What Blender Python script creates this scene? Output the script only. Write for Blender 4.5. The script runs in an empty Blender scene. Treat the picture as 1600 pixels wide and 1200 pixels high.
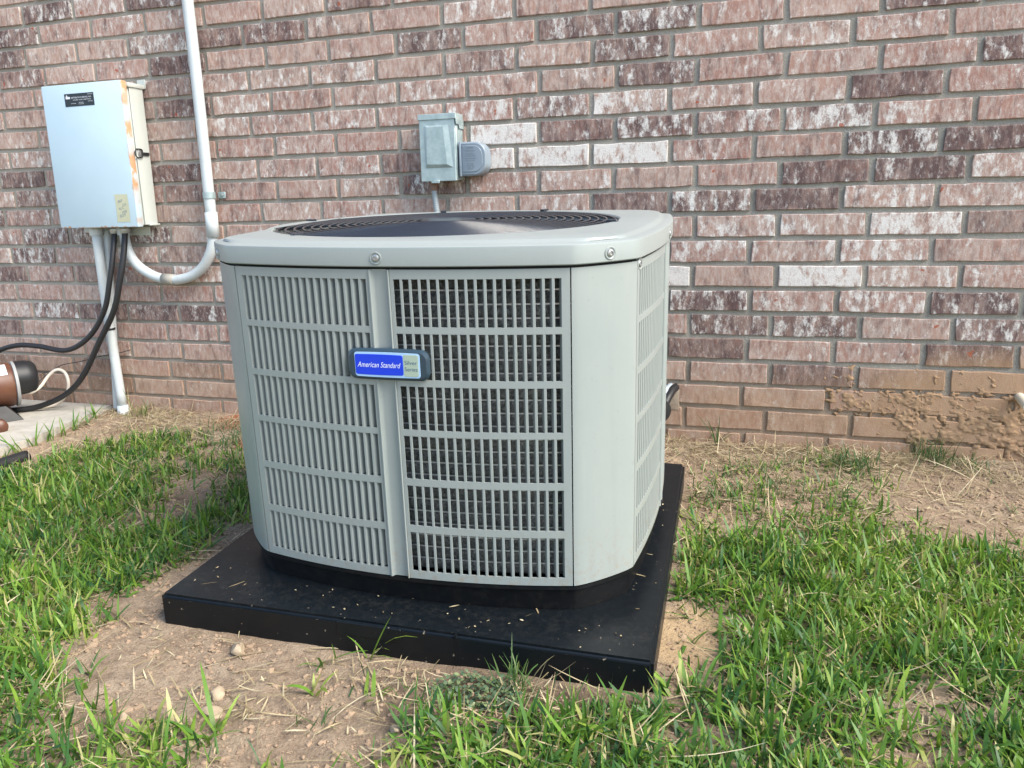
import bpy, bmesh, math, random
import numpy as np
from mathutils import Matrix, Vector

random.seed(7)
rng = np.random.default_rng(7)
scene = bpy.context.scene
COL = scene.collection

# ------------------------------------------------------------------ camera
cam_d = bpy.data.cameras.new("camera")
cam = bpy.data.objects.new("camera", cam_d)
COL.objects.link(cam)
F_ = (-0.30344809, 0.92813655, -0.215596385)
R_ = (0.951795137, 0.305885409, -0.02280645)
U_ = (-0.04478028, 0.212124165, 0.976216198)
cam.matrix_world = Matrix(((R_[0], U_[0], -F_[0], 0.238967),
                           (R_[1], U_[1], -F_[1], -2.626018),
                           (R_[2], U_[2], -F_[2], -0.560968),
                           (0, 0, 0, 1)))
cam_d.sensor_width = 36
cam_d.lens = 36 * 1234.74 / 1600
cam_d.clip_start = 0.02
cam_d.clip_end = 200
scene.camera = cam

# ------------------------------------------------------------------ sky, sun, exposure
SUN_EL, SUN_AZ = math.radians(46), math.radians(103)     # azimuth clockwise from +Y
world = bpy.data.worlds.new("World")
scene.world = world
world.use_nodes = True
wn = world.node_tree.nodes
sky = wn.new("ShaderNodeTexSky")
sky.sky_type = 'NISHITA'
sky.sun_disc = False
sky.sun_elevation = SUN_EL
sky.sun_rotation = SUN_AZ
sky.air_density = 1.0
sky.dust_density = 1.2
world.node_tree.links.new(sky.outputs[0], wn["Background"].inputs[0])
wn["Background"].inputs[1].default_value = 0.15
sd = bpy.data.lights.new("sun", 'SUN')
sd.energy = 2.8
sd.angle = math.radians(38)
sd.color = (1.0, 0.94, 0.84)
sun = bpy.data.objects.new("sun", sd)
COL.objects.link(sun)
sdir = Vector((math.sin(SUN_AZ) * math.cos(SUN_EL), math.cos(SUN_AZ) * math.cos(SUN_EL), math.sin(SUN_EL)))
sun.rotation_euler = sdir.to_track_quat('Z', 'Y').to_euler()
scene.view_settings.view_transform = 'Standard'
scene.view_settings.look = 'None'
scene.view_settings.exposure = 1.25
scene.view_settings.gamma = 1.0
scene.view_settings.use_curve_mapping = False


# ------------------------------------------------------------------ node helpers
class NT:
    def __init__(s, name):
        s.m = bpy.data.materials.new(name)
        s.m.use_nodes = True
        s.n = s.m.node_tree.nodes
        s.l = s.m.node_tree.links
        s.b = s.n["Principled BSDF"]
        s.pos = None

    def link(s, a, b):
        s.l.new(a, b)

    def val(s, sock, v):
        if isinstance(v, bpy.types.NodeSocket):
            s.l.new(v, sock)
        else:
            sock.default_value = v

    def P(s):
        if s.pos is None:
            s.pos = s.n.new("ShaderNodeNewGeometry").outputs["Position"]
        return s.pos

    def obj(s):
        return s.n.new("ShaderNodeTexCoord").outputs["Object"]

    def map(s, v, scale=(1, 1, 1), off=None):
        k = s.n.new("ShaderNodeMapping")
        s.l.new(v, k.inputs[0])
        k.inputs[3].default_value = scale
        if off is not None:
            s.val(k.inputs[1], off)
        return k.outputs[0]

    def noise(s, v, scale, detail=4, rough=0.55, dist=0.0):
        k = s.n.new("ShaderNodeTexNoise")
        s.l.new(v, k.inputs["Vector"])
        k.inputs["Scale"].default_value = scale
        k.inputs["Detail"].default_value = detail
        k.inputs["Roughness"].default_value = rough
        k.inputs["Distortion"].default_value = dist
        return k.outputs[0]

    def ramp(s, f, a, b, c0=(0, 0, 0, 1), c1=(1, 1, 1, 1), mode='LINEAR'):
        k = s.n.new("ShaderNodeValToRGB")
        s.l.new(f, k.inputs[0])
        k.color_ramp.interpolation = mode
        k.color_ramp.elements[0].position = a
        k.color_ramp.elements[1].position = b
        k.color_ramp.elements[0].color = c0
        k.color_ramp.elements[1].color = c1
        return k.outputs[0]

    def mr(s, f, a, b, c=0.0, d=1.0, smooth=False):
        k = s.n.new("ShaderNodeMapRange")
        s.val(k.inputs[0], f)
        s.val(k.inputs[1], a)
        s.val(k.inputs[2], b)
        s.val(k.inputs[3], c)
        s.val(k.inputs[4], d)
        if smooth:
            k.interpolation_type = 'SMOOTHSTEP'
        return k.outputs[0]

    def mix(s, f, a, b, blend='MIX'):
        k = s.n.new("ShaderNodeMix")
        k.data_type = 'RGBA'
        k.blend_type = blend
        k.clamp_factor = True
        s.val(k.inputs[0], f)
        s.val(k.inputs[6], a if not isinstance(a, tuple) else (*a, 1))
        s.val(k.inputs[7], b if not isinstance(b, tuple) else (*b, 1))
        return k.outputs[2]

    def math(s, op, a, b=0.0, clamp=False):
        k = s.n.new("ShaderNodeMath")
        k.operation = op
        k.use_clamp = clamp
        s.val(k.inputs[0], a)
        s.val(k.inputs[1], b)
        return k.outputs[0]

    def attr(s, name, typ='OBJECT'):
        k = s.n.new("ShaderNodeAttribute")
        k.attribute_type = typ
        k.attribute_name = name
        return k.outputs["Fac"]

    def sep(s, v):
        k = s.n.new("ShaderNodeSeparateXYZ")
        s.l.new(v, k.inputs[0])
        return k.outputs

    def comb(s, x, y, z):
        k = s.n.new("ShaderNodeCombineXYZ")
        s.val(k.inputs[0], x)
        s.val(k.inputs[1], y)
        s.val(k.inputs[2], z)
        return k.outputs[0]

    def bump(s, h, strength=0.3, dist=0.002):
        k = s.n.new("ShaderNodeBump")
        s.l.new(h, k.inputs["Height"])
        k.inputs["Strength"].default_value = strength
        k.inputs["Distance"].default_value = dist
        s.l.new(k.outputs[0], s.b.inputs["Normal"])

    def set(s, color=None, rough=None, metal=None, spec=None):
        if color is not None:
            s.val(s.b.inputs["Base Color"], color if not isinstance(color, tuple) else (*color, 1))
        if rough is not None:
            s.val(s.b.inputs["Roughness"], rough)
        if metal is not None:
            s.b.inputs["Metallic"].default_value = metal
        if spec is not None:
            s.b.inputs["Specular IOR Level"].default_value = spec
        return s.m


def plain(name, color, rough=0.5, metal=0.0, var=0.12, scale=30, bump=0.0, spec=None, dirt=None, dirt_amt=0.35, dirt_scale=9):
    t = NT(name)
    p = t.obj()
    n = t.noise(p, scale, 5)
    c2 = tuple(min(1, x * (1 + var)) for x in color)
    c1 = tuple(x * (1 - var) for x in color)
    c = t.mix(n, c1, c2)
    if dirt:
        d = t.mr(t.noise(p, dirt_scale, 7, 0.65), 0.5, 0.72, 0, dirt_amt)
        c = t.mix(d, c, dirt)
    t.set(c, t.mr(n, 0, 1, rough * 0.85, min(1, rough * 1.15)), metal, spec)
    if bump:
        t.bump(n, bump, 0.001)
    return t.m


# ------------------------------------------------------------------ mesh helpers
def link(o, parent=None):
    COL.objects.link(o)
    if parent is not None:
        o.parent = parent
    return o


def mesh_obj(name, verts, faces, mat, parent=None, smooth=False, matidx=None):
    me = bpy.data.meshes.new(name)
    me.from_pydata([tuple(v) for v in verts], [], [tuple(f) for f in faces])
    mats = mat if isinstance(mat, (list, tuple)) else [mat]
    for m in mats:
        me.materials.append(m)
    if matidx is not None:
        me.polygons.foreach_set("material_index", matidx)
    if smooth:
        me.polygons.foreach_set("use_smooth", [True] * len(me.polygons))
    me.update()
    return link(bpy.data.objects.new(name, me), parent)


def bm_obj(name, bm, mat, parent=None, smooth=False, angle=None):
    bmesh.ops.recalc_face_normals(bm, faces=bm.faces)
    me = bpy.data.meshes.new(name)
    bm.to_mesh(me)
    bm.free()
    for m in (mat if isinstance(mat, (list, tuple)) else [mat]):
        me.materials.append(m)
    if smooth or angle:
        me.polygons.foreach_set("use_smooth", [True] * len(me.polygons))
        if angle:
            me.set_sharp_from_angle(angle=math.radians(angle))
    return link(bpy.data.objects.new(name, me), parent)


def add_box(bm, x0, x1, y0, y1, z0, z1, bevel=0.0, seg=2):
    vs = [bm.verts.new(p) for p in ((x0, y0, z0), (x1, y0, z0), (x1, y1, z0), (x0, y1, z0),
                                    (x0, y0, z1), (x1, y0, z1), (x1, y1, z1), (x0, y1, z1))]
    fs = [bm.faces.new([vs[i] for i in f]) for f in
          ((0, 3, 2, 1), (4, 5, 6, 7), (0, 1, 5, 4), (1, 2, 6, 5), (2, 3, 7, 6), (3, 0, 4, 7))]
    if bevel:
        es = list({e for f in fs for e in f.edges})
        bmesh.ops.bevel(bm, geom=es, offset=bevel, segments=seg, affect='EDGES', profile=0.5)


def box(name, x0, x1, y0, y1, z0, z1, mat, parent=None, bevel=0.0, seg=2):
    bm = bmesh.new()
    add_box(bm, x0, x1, y0, y1, z0, z1, bevel, seg)
    return bm_obj(name, bm, mat, parent, angle=40 if bevel else None)


def smooth_path(pts, n=6):
    pts = [Vector(p) for p in pts]
    if len(pts) < 3 or n < 2:
        return pts
    P = [pts[0] * 2 - pts[1]] + pts + [pts[-1] * 2 - pts[-2]]
    out = []
    for i in range(1, len(P) - 2):
        a, b, c, d = P[i - 1], P[i], P[i + 1], P[i + 2]
        for k in range(n):
            t = k / n
            out.append(0.5 * ((2 * b) + (c - a) * t + (2 * a - 5 * b + 4 * c - d) * t * t + (3 * b - a - 3 * c + d) * t ** 3))
    out.append(pts[-1])
    return out


def tube_geo(path, r, seg=10, cap=True):
    """r: a number or one per point"""
    V, Fc = [], []
    up = Vector((0.013, 0.27, 0.96)).normalized()
    prev = None
    for i, p in enumerate(path):
        t = (path[min(i + 1, len(path) - 1)] - path[max(i - 1, 0)]).normalized()
        if prev is None:
            a = t.cross(up)
            if a.length < 0.05:
                a = t.cross(Vector((1, 0.1, 0)))
            a.normalize()
        else:
            a = (prev - t * prev.dot(t)).normalized()
        prev = a
        b = t.cross(a)
        rr = r[i] if isinstance(r, (list, tuple)) else r
        for k in range(seg):
            an = 2 * math.pi * k / seg
            V.append(p + (a * math.cos(an) + b * math.sin(an)) * rr)
    for i in range(len(path) - 1):
        for k in range(seg):
            k2 = (k + 1) % seg
            Fc.append((i * seg + k, i * seg + k2, (i + 1) * seg + k2, (i + 1) * seg + k))
    if cap:
        Fc.append(tuple(range(seg))[::-1])
        Fc.append(tuple((len(path) - 1) * seg + k for k in range(seg)))
    return V, Fc


def tube(name, pts, r, mat, parent=None, seg=12, n=6, cap=True):
    V, Fc = tube_geo(smooth_path(pts, n), r, seg, cap)
    return mesh_obj(name, V, Fc, mat, parent, smooth=True)


def lathe(name, prof, mat, parent=None, seg=24, M=Matrix()):
    """profile of (radius, height) revolved about local Z, transformed by M"""
    V, Fc = [], []
    for (r, z) in prof:
        for k in range(seg):
            a = 2 * math.pi * k / seg
            V.append(M @ Vector((r * math.cos(a), r * math.sin(a), z)))
    for i in range(len(prof) - 1):
        for k in range(seg):
            k2 = (k + 1) % seg
            Fc.append((i * seg + k, i * seg + k2, (i + 1) * seg + k2, (i + 1) * seg + k))
    if prof[0][0] > 1e-4:
        Fc.append(tuple(range(seg))[::-1])
    if prof[-1][0] > 1e-4:
        Fc.append(tuple((len(prof) - 1) * seg + k for k in range(seg)))
    o = mesh_obj(name, V, Fc, mat, parent, smooth=True)
    o.data.set_sharp_from_angle(angle=math.radians(40))
    return o


def extrude_outline(bm, pts, frame, d0, d1, bevel=0.0):
    """pts 2-D outline; frame maps (u,v,d)->Vector; from depth d0 to front d1 with an inset front edge"""
    n = len(pts)
    cx = sum(p[0] for p in pts) / n
    cy = sum(p[1] for p in pts) / n

    def ring(k, d):
        return [bm.verts.new(frame(cx + (p[0] - cx) * k[0], cy + (p[1] - cy) * k[1], d)) for p in pts]
    w = max(p[0] for p in pts) - min(p[0] for p in pts)
    h = max(p[1] for p in pts) - min(p[1] for p in pts)
    k = (1 - 2 * bevel / w, 1 - 2 * bevel / h)
    rs = [ring((1, 1), d0), ring((1, 1), d1 - bevel * 0.8)]
    if bevel:
        rs.append(ring(k, d1))
    for a, b in zip(rs, rs[1:]):
        for i in range(n):
            bm.faces.new((a[i], a[(i + 1) % n], b[(i + 1) % n], b[i]))
    bm.faces.new(rs[-1])
    bm.faces.new(rs[0][::-1])


def text_mesh(name, body, mat, width, height, M, parent=None, shear=0.0, extrude=0.0):
    cu = bpy.data.curves.new(name, 'FONT')
    cu.body = body
    cu.shear = shear
    cu.align_x = 'CENTER'
    cu.align_y = 'CENTER'
    cu.resolution_u = 3
    o = bpy.data.objects.new(name, cu)
    COL.objects.link(o)
    bpy.context.view_layer.update()
    me = bpy.data.meshes.new_from_object(o.evaluated_get(bpy.context.evaluated_depsgraph_get()))
    bpy.data.objects.remove(o)
    bpy.data.curves.remove(cu)
    xs = [v.co.x for v in me.vertices]
    ys = [v.co.y for v in me.vertices]
    cx, cy = (max(xs) + min(xs)) / 2, (max(ys) + min(ys)) / 2
    sx, sy = width / (max(xs) - min(xs)), height / (max(ys) - min(ys))
    for v in me.vertices:
        v.co = M @ Vector(((v.co.x - cx) * sx, (v.co.y - cy) * sy, 0))
    me.materials.clear()
    me.materials.append(mat)
    return link(bpy.data.objects.new(name, me), parent)


def tag(o, label=None, cat=None, group=None, kind=None):
    if label:
        o["label"] = label
    if cat:
        o["category"] = cat
    if group:
        o["group"] = group
    if kind:
        o["kind"] = kind
    return o


def empty(name, loc=(0, 0, 0)):
    o = bpy.data.objects.new(name, None)
    o.empty_display_size = 0.1
    o.location = loc
    return link(o)


# numpy value noise
def vnoise(x, y, scale, seed):
    x = np.asarray(x) / scale + 1000.3 + seed * 17.13
    y = np.asarray(y) / scale + 1000.7 + seed * 5.71
    xi, yi = np.floor(x).astype(np.int64), np.floor(y).astype(np.int64)
    fx, fy = x - xi, y - yi
    fx, fy = fx * fx * (3 - 2 * fx), fy * fy * (3 - 2 * fy)

    def h(a, b):
        v = np.sin(a * 127.1 + b * 311.7 + seed * 74.7) * 43758.5453
        return v - np.floor(v)
    return ((h(xi, yi) * (1 - fx) + h(xi + 1, yi) * fx) * (1 - fy) + (h(xi, yi + 1) * (1 - fx) + h(xi + 1, yi + 1) * fx) * fy) * 2 - 1


def in_poly(x, y, poly):
    x, y = np.asarray(x), np.asarray(y)
    r = np.zeros(x.shape, bool)
    n = len(poly)
    for i in range(n):
        x0, y0 = poly[i]
        x1, y1 = poly[(i + 1) % n]
        if y0 == y1:
            continue
        c = ((y0 > y) != (y1 > y)) & (x < (x1 - x0) * (y - y0) / (y1 - y0) + x0)
        r ^= c
    return r


# ------------------------------------------------------------------ the pad's frame (needed by the ground)
def rot3(th, rx, ry):
    return Matrix.Rotation(th, 3, 'Z') @ Matrix.Rotation(rx, 3, 'X') @ Matrix.Rotation(ry, 3, 'Y')


PAD_LOC = Vector((-0.4327, -0.9386, -1.2916))
PAD_R = rot3(0.0493, 0.0331, 0.0181)
PAD_W, PAD_D, PAD_T = 0.9829, 0.9931, 0.066
UNIT_LOC = Vector((-0.43445, -0.93524, -1.28934))
UNIT_R = rot3(0.04113, 0.05241, 0.00843)


# ------------------------------------------------------------------ ground
def gz(x, y):
    x, y = np.asarray(x, float), np.asarray(y, float)
    return -1.333 + .026 * y - .006 * x - .03 * np.clip(-1 - x, 0, 2.5)


pad_n = PAD_R @ Vector((0, 0, 1))
pad_b = PAD_LOC - pad_n * PAD_T


def ground_z(x, y):
    z = gz(x, y)
    near = np.exp(-((np.asarray(x) + .6) ** 2 + (np.asarray(y) + 1.0) ** 2) / 9.0)
    z = z + near * (vnoise(x, y, .34, 1) * .010 + vnoise(x, y, .13, 2) * .006 + vnoise(x, y, .05, 3) * .0052 + vnoise(x, y, .027, 4) * .0042)
    # keep the soil at or under the pad's underside close to it
    c, s = math.cos(0.0493), math.sin(0.0493)
    dx, dy = np.asarray(x) - PAD_LOC.x, np.asarray(y) - PAD_LOC.y
    lx, ly = c * dx + s * dy, -s * dx + c * dy
    plane = pad_b.z - (pad_n.x * dx + pad_n.y * dy) / pad_n.z
    d = np.maximum(np.abs(lx) - PAD_W / 2, np.abs(ly) - PAD_D / 2)
    w = np.clip(1 - np.clip(d, 0, None) / .25, 0, 1)
    w = w * w * (3 - 2 * w)
    tgt = plane + .002 + .3 * (z - gz(x, y))
    z = z * (1 - w) + np.where(d < -.02, plane - .01, tgt) * w
    return z


t = NT("soil")
p = t.P()
n1 = t.noise(p, 5, 6, .6)
n2 = t.noise(p, 45, 8, .7)
n3 = t.noise(p, 190, 5, .7)
c = t.mix(t.mr(n1, .32, .68), (.37, .27, .18), (.55, .435, .31))
c = t.mix(t.mr(n2, .3, .72), t.mix(.7, c, (.13, .085, .058)), c)
c = t.mix(t.mr(n3, .58, .74), c, (.58, .46, .33))
c = t.mix(t.mr(n3, .30, .43, .65, 0), c, (.13, .09, .06))
c = t.mix(t.math('MULTIPLY', t.attr("clay", 'GEOMETRY'), t.mr(n1, .3, .6)), c, (.34, .105, .045))
c = t.mix(t.math('MULTIPLY', t.attr("damp", 'GEOMETRY'), .75), c, (.085, .052, .034))
c = t.mix(t.math('MULTIPLY', t.attr("yellow_patch", 'GEOMETRY'), .8), c, (.52, .37, .21))
t.set(c, .95, 0, .15)
t.bump(t.math('ADD', n2, t.math('MULTIPLY', n3, .6)), 1.0, .011)
SOIL = t.m

fx = np.arange(-3.3, 2.31, .0125)
fy = np.arange(-2.75, .07, .0125)
xs = np.concatenate([[-60, -25, -12, -7, -5, -4], fx, [2.8, 4, 6, 12, 25, 60]])
ys = np.concatenate([[-60, -25, -12, -7, -5, -3.8, -3.1], fy, [.4, 2, 8, 30, 60]])
X, Y = np.meshgrid(xs, ys)
Z = ground_z(np.clip(X, -4.5, 4), np.clip(Y, -4, 1))
nx, ny = len(xs), len(ys)
me = bpy.data.meshes.new("ground")
me.vertices.add(nx * ny)
me.vertices.foreach_set("co", np.stack([X, Y, Z], -1).astype(np.float32).ravel())
idx = np.arange(nx * ny).reshape(ny, nx)
q = np.stack([idx[:-1, :-1], idx[:-1, 1:], idx[1:, 1:], idx[1:, :-1]], -1).reshape(-1, 4)
me.loops.add(q.size)
me.loops.foreach_set("vertex_index", q.ravel().astype(np.int32))
me.polygons.add(len(q))
me.polygons.foreach_set("loop_start", np.arange(0, q.size, 4, dtype=np.int32))
me.polygons.foreach_set("use_smooth", np.ones(len(q), bool))
me.update()
me.validate()


def spot(cx, cy, rx, ry, seed, hard=.35):
    d = np.sqrt(((X - cx) / rx) ** 2 + ((Y - cy) / ry) ** 2) + vnoise(X, Y, .09, seed) * .3
    return np.clip((1.15 - d) / hard, 0, 1)


clay = np.maximum(spot(-1.60, -.10, .26, .10, 11), spot(-1.42, -.30, .16, .09, 12) * .6)
damp = np.maximum(np.maximum(spot(-.10, -1.52, .24, .10, 13, .6), spot(-.32, -1.55, .14, .10, 14, .7) * .6), spot(-1.3, -.85, .2, .1, 15, .7) * .4)
yellow_patch = spot(.125, -1.2, .07, .16, 16, .4)  # paler, yellower spot of soil beside the pad's right edge
for nm, a in (("clay", clay), ("damp", damp), ("yellow_patch", yellow_patch)):
    at = me.attributes.new(nm, 'FLOAT', 'POINT')
    at.data.foreach_set("value", a.astype(np.float32).ravel())
me.materials.append(SOIL)
ground = link(bpy.data.objects.new("ground", me))
tag(ground, "bare tan soil yard sloping away from the brick wall", kind="structure")

# ------------------------------------------------------------------ brick wall
BL, BH, OFF = .254, .078442, -.07736
JV, JH = .0175, .0150
dev = {(4, -3): 6, (2, -4): 4, (2, -3): 5, (2, -2): 6, (2, -1): 5, (1, -2): 6, (1, -1): 5, (0, -4): 6, (0, -1): 2, (6, -1): -3, (4, -6): 3, (4, -5): 4, (3, -6): -15, (3, -5): -9, (3, -4): -4, (2, -6): 3, (2, -5): 4, (1, -6): -8, (1, -5): -5, (0, -7): -9, (0, -6): -5, (-1, -6): -16, (-1, -5): -7, (-1, -4): -5, (-1, -8): -25, (-1, -9): -20, (-1, -10): -30, (-2, -8): -12, (-2, -9): -14, (-2, -10): -20, (0, -9): -17, (0, -10): -19, (0, -8): -14, (2, -8): -7, (2, -11): -13, (3, -10): -21, (4, -11): -16, (6, -11): -17, (7, -11): -17, (7, -10): -17, (8, -11): -10, (9, -11): -9, (9, -10): -19, (10, -11): -13, (11, -11): -13, (11, -10): -9, (4, -8): -5, (6, -8): -9, (8, -8): -2, (9, -8): 5, (11, -8): -4, (12, -10): -13, (12, -9): -8, (12, -8): -4, (13, -11): -15, (13, -10): -3, (13, -9): -6, (13, -8): 3, (14, -9): -15, (14, -8): -8, (15, -10): -12, (15, -8): -2, (15, -7): -4, (16, -9): -27, (16, -8): -19, (17, -10): -34, (17, -8): -18, (17, -7): -17, (1, 1): 7, (1, 2): 7, (1, 3): 8, (2, 2): 7, (2, 1): 4, (3, 2): 5, (3, 3): 6, (3, 0): -4, (4, 2): 4, (4, 3): 8, (5, 3): 6, (6, 3): 7, (7, 2): 5, (7, 3): 8, (7, 1): 4, (8, 2): 6, (8, 3): 10, (8, 1): 4, (8, 0): 4, (10, 2): 7, (10, 3): 12, (10, 1): 5, (11, 2): 10, (11, 3): 10, (11, 1): 8, (12, 3): 6, (12, 1): -4, (12, 0): -5, (13, 2): 9, (13, 3): 10, (14, 3): 8, (14, 2): 3, (14, 0): -3, (15, 1): -7, (16, 2): -4, (16, 1): -9, (16, 0): -13}
DARK = {(-3, -9), (-3, -7), (-2, -10), (-1, -10), (-1, -6), (-1, -5), (0, -7), (0, -3), (0, -1), (0, 0), (-1, 3), (0, 3), (1, 0), (2, -7), (2, 0), (2, 4), (3, 3), (4, -1), (4, 0), (5, -10), (5, -7), (5, 3), (5, 4), (6, -3), (6, 2), (6, 3), (7, 0), (7, 1), (7, 2), (8, -10), (8, -9), (8, -8), (9, -10), (11, 1), (11, 4), (12, -10), (12, -9), (12, -8), (12, -7), (12, 1), (12, 2), (12, 4), (13, 1), (13, 4), (14, 2), (15, -11), (15, -9), (16, -9), (17, -10)}
MED = {(-2, -4), (0, -10), (1, -2), (2, -8), (3, -1), (4, 1), (4, 2), (5, -3), (6, -10), (6, -7), (7, -10), (8, 4), (9, -7), (10, -9), (10, -8), (14, 3), (15, -7), (1, -7), (-1, -7)}
WHITE = {(4, -2): .95, (5, -2): .85, (5, -1): .9, (5, 0): .95, (10, 0): 1, (10, 2): .9, (3, 0): .6, (5, -4): .45, (7, 3): .5, (8, 3): .75, (9, 3): .5, (10, 3): .45, (7, 4): .4, (8, 2): .4, (4, 1): .5, (4, 2): .55, (1, 3): .35, (6, 4): .5, (4, 3): .4, (9, 2): .35}


def joint_x(r, j):
    d = dev.get((r, j))
    if d is None:
        rr = random.Random(r * 131 + j * 7)
        d = rr.uniform(-3, 3) - (12 if j < -7 else 0) + (5 if j > 1 else 0)
    return j * BL + (OFF if r % 2 else 0) + d / 1000


def brick_material(mode):
    t = NT("brick_" + mode.lower())
    dk, wh, sd_, tn = (t.attr(k, mode) for k in ("dark", "white", "seed", "tone"))
    pos = t.P()
    off = t.comb(t.math('MULTIPLY', sd_, 13.7), t.math('MULTIPLY', sd_, 3.1), t.math('MULTIPLY', sd_, 29.3))
    v = t.map(pos, (1, 1, 1), off)
    vs = t.map(v, (1.0, 1.0, .34))
    nb = t.noise(v, 14, 5, .6)
    st = t.noise(vs, 38, 6, .62, .4)
    st2 = t.noise(vs, 90, 5, .65)
    gr = t.noise(v, 260, 4, .7)
    base = t.mix(tn, (.400, .218, .166), (.485, .325, .250))
    base = t.mix(t.mr(nb, .3, .7), t.mix(.5, base, (.235, .125, .105)), base)
    base = t.mix(t.mr(st2, .40, .60, 0, .55), base, (.57, .49, .425))
    base = t.mix(t.mr(st, .56, .70, 0, .5), base, (.20, .115, .10))
    # dark purple-brown burn in vertical bands
    m = t.math('ADD', t.mr(dk, 0, 1, -.62, .36), t.mr(st, .30, .68), True)
    base = t.mix(t.math('MULTIPLY', m, .93), base, t.mix(st2, (.060, .036, .034), (.165, .108, .102)))
    # lime wash: soft bands and crusty flecks
    w1 = t.noise(t.map(v, (1, 1, .5), (3.1, 0, 7.7)), 44, 9, .74, .1)
    thr = t.mr(wh, 0, 1, .60, .37)
    w = t.mr(w1, thr, t.math('ADD', thr, .11))
    base = t.mix(t.math('MULTIPLY', w, t.mr(gr, .25, .6, .45, .95)), base, (.78, .75, .69))
    w2 = t.mr(t.noise(t.map(v, (1, 1, .45), (1.1, 2.2, 0)), 130, 6, .75), .53, .67, 0, .38)
    base = t.mix(w2, base, (.69, .63, .56))
    # red chips
    ch = t.mr(t.noise(t.map(v, (1, 1, 1), (9.1, 4.2, 3.3)), 26, 2, .5), .735, .755)
    base = t.mix(t.math('MULTIPLY', ch, .8), base, (.36, .075, .030))
    # pores
    base = t.mix(t.mr(gr, .24, .34, .55, 0), base, (.09, .06, .055))
    # rain-splashed soil low on the wall, heavier round the pipe outlet
    x, y, z = t.sep(pos)
    sn = t.math('MULTIPLY', t.math('SUBTRACT', t.noise(pos, 7, 5), .5), .22)
    low = t.mr(t.math('ADD', z, sn), -1.02, -1.24, 0, t.mr(x, -.2, .8, .50, .84), True)
    rx_ = t.math('DIVIDE', t.math('SUBTRACT', x, 1.02), .60)
    rz_ = t.math('DIVIDE', t.math('SUBTRACT', z, -1.20), .20)
    dd = t.math('SQRT', t.math('ADD', t.math('MULTIPLY', rx_, rx_), t.math('MULTIPLY', rz_, rz_)))
    rt = t.mr(t.math('ADD', dd, t.math('MULTIPLY', sn, 2.0)), 1.2, .7, 0, .92, True)
    f = t.math('MAXIMUM', low, rt)
    f = t.math('MULTIPLY', f, t.mr(st2, .2, .7, .75, 1.0))
    base = t.mix(f, base, t.mix(nb, (.36, .215, .125), (.44, .29, .165)))
    t.set(base, .92, 0, .2)
    t.bump(t.math('ADD', t.math('ADD', t.math('MULTIPLY', gr, .8), t.math('MULTIPLY', w1, .5)), t.math('MULTIPLY', st, .4)), .7, .0022)
    return t.m


BRICK_O, BRICK_G = brick_material('OBJECT'), brick_material('GEOMETRY')
t = NT("mortar")
n = t.noise(t.P(), 160, 6, .7)
n2 = t.noise(t.P(), 6, 4)
c = t.mix(t.mr(n2, .3, .7), (.375, .345, .285), (.50, .465, .39))
c = t.mix(t.mr(n, .35, .75), t.mix(.4, c, (.11, .10, .09)), c)
x, y, z = t.sep(t.P())
c = t.mix(t.mr(z, -1.05, -1.25, 0, t.mr(x, -.2, .8, .45, .9)), c, (.36, .24, .15))
t.set(c, .95, 0, .15)
t.bump(n, .8, .004)
MORTAR = t.m

wall = tag(empty("brick_wall", (0, 0, 0)), "pink and purple brick house wall with white lime streaks", "wall")


def brick_mesh(seed):
    """unit-size brick front (x -.5....5, z -.5...5); size set by object scale; depth .06"""
    rr = random.Random(seed)
    w, h = BL - JV, BH - JH
    out = []
    for k in range(5):
        out.append((-w / 2 + w * k / 5, -h / 2))
    for k in range(2):
        out.append((w / 2, -h / 2 + h * k / 2))
    for k in range(5):
        out.append((w / 2 - w * k / 5, h / 2))
    for k in range(2):
        out.append((-w / 2, h / 2 - h * k / 2))
    n = len(out)
    V = []
    jit = [(rr.gauss(0, .0011), rr.gauss(0, .0011)) for _ in out]
    for k, (x, z) in enumerate(out):
        V.append((x + jit[k][0], .022, z + jit[k][1]))
    for k, (x, z) in enumerate(out):
        V.append((x + jit[k][0], .0013, z + jit[k][1]))
    for k, (x, z) in enumerate(out):
        e = .0012 + rr.uniform(0, .0014)
        V.append((x + jit[k][0] - math.copysign(e, x) * (abs(x) > w * .45), rr.uniform(-.0006, .0006),
                  z + jit[k][1] - math.copysign(e, z) * (abs(z) > h * .4)))
    Fc = []
    for a in (0, n):
        for k in range(n):
            k2 = (k + 1) % n
            Fc.append((a + k, a + k2, a + n + k2, a + n + k))
    Fc.append(tuple(range(2 * n, 3 * n)))
    return V, Fc


protos = []
for s in range(12):
    V, Fc = brick_mesh(s)
    me = bpy.data.meshes.new("brick")
    me.from_pydata(V, [], Fc)
    me.materials.append(BRICK_O)
    protos.append((me, V, Fc))

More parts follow.
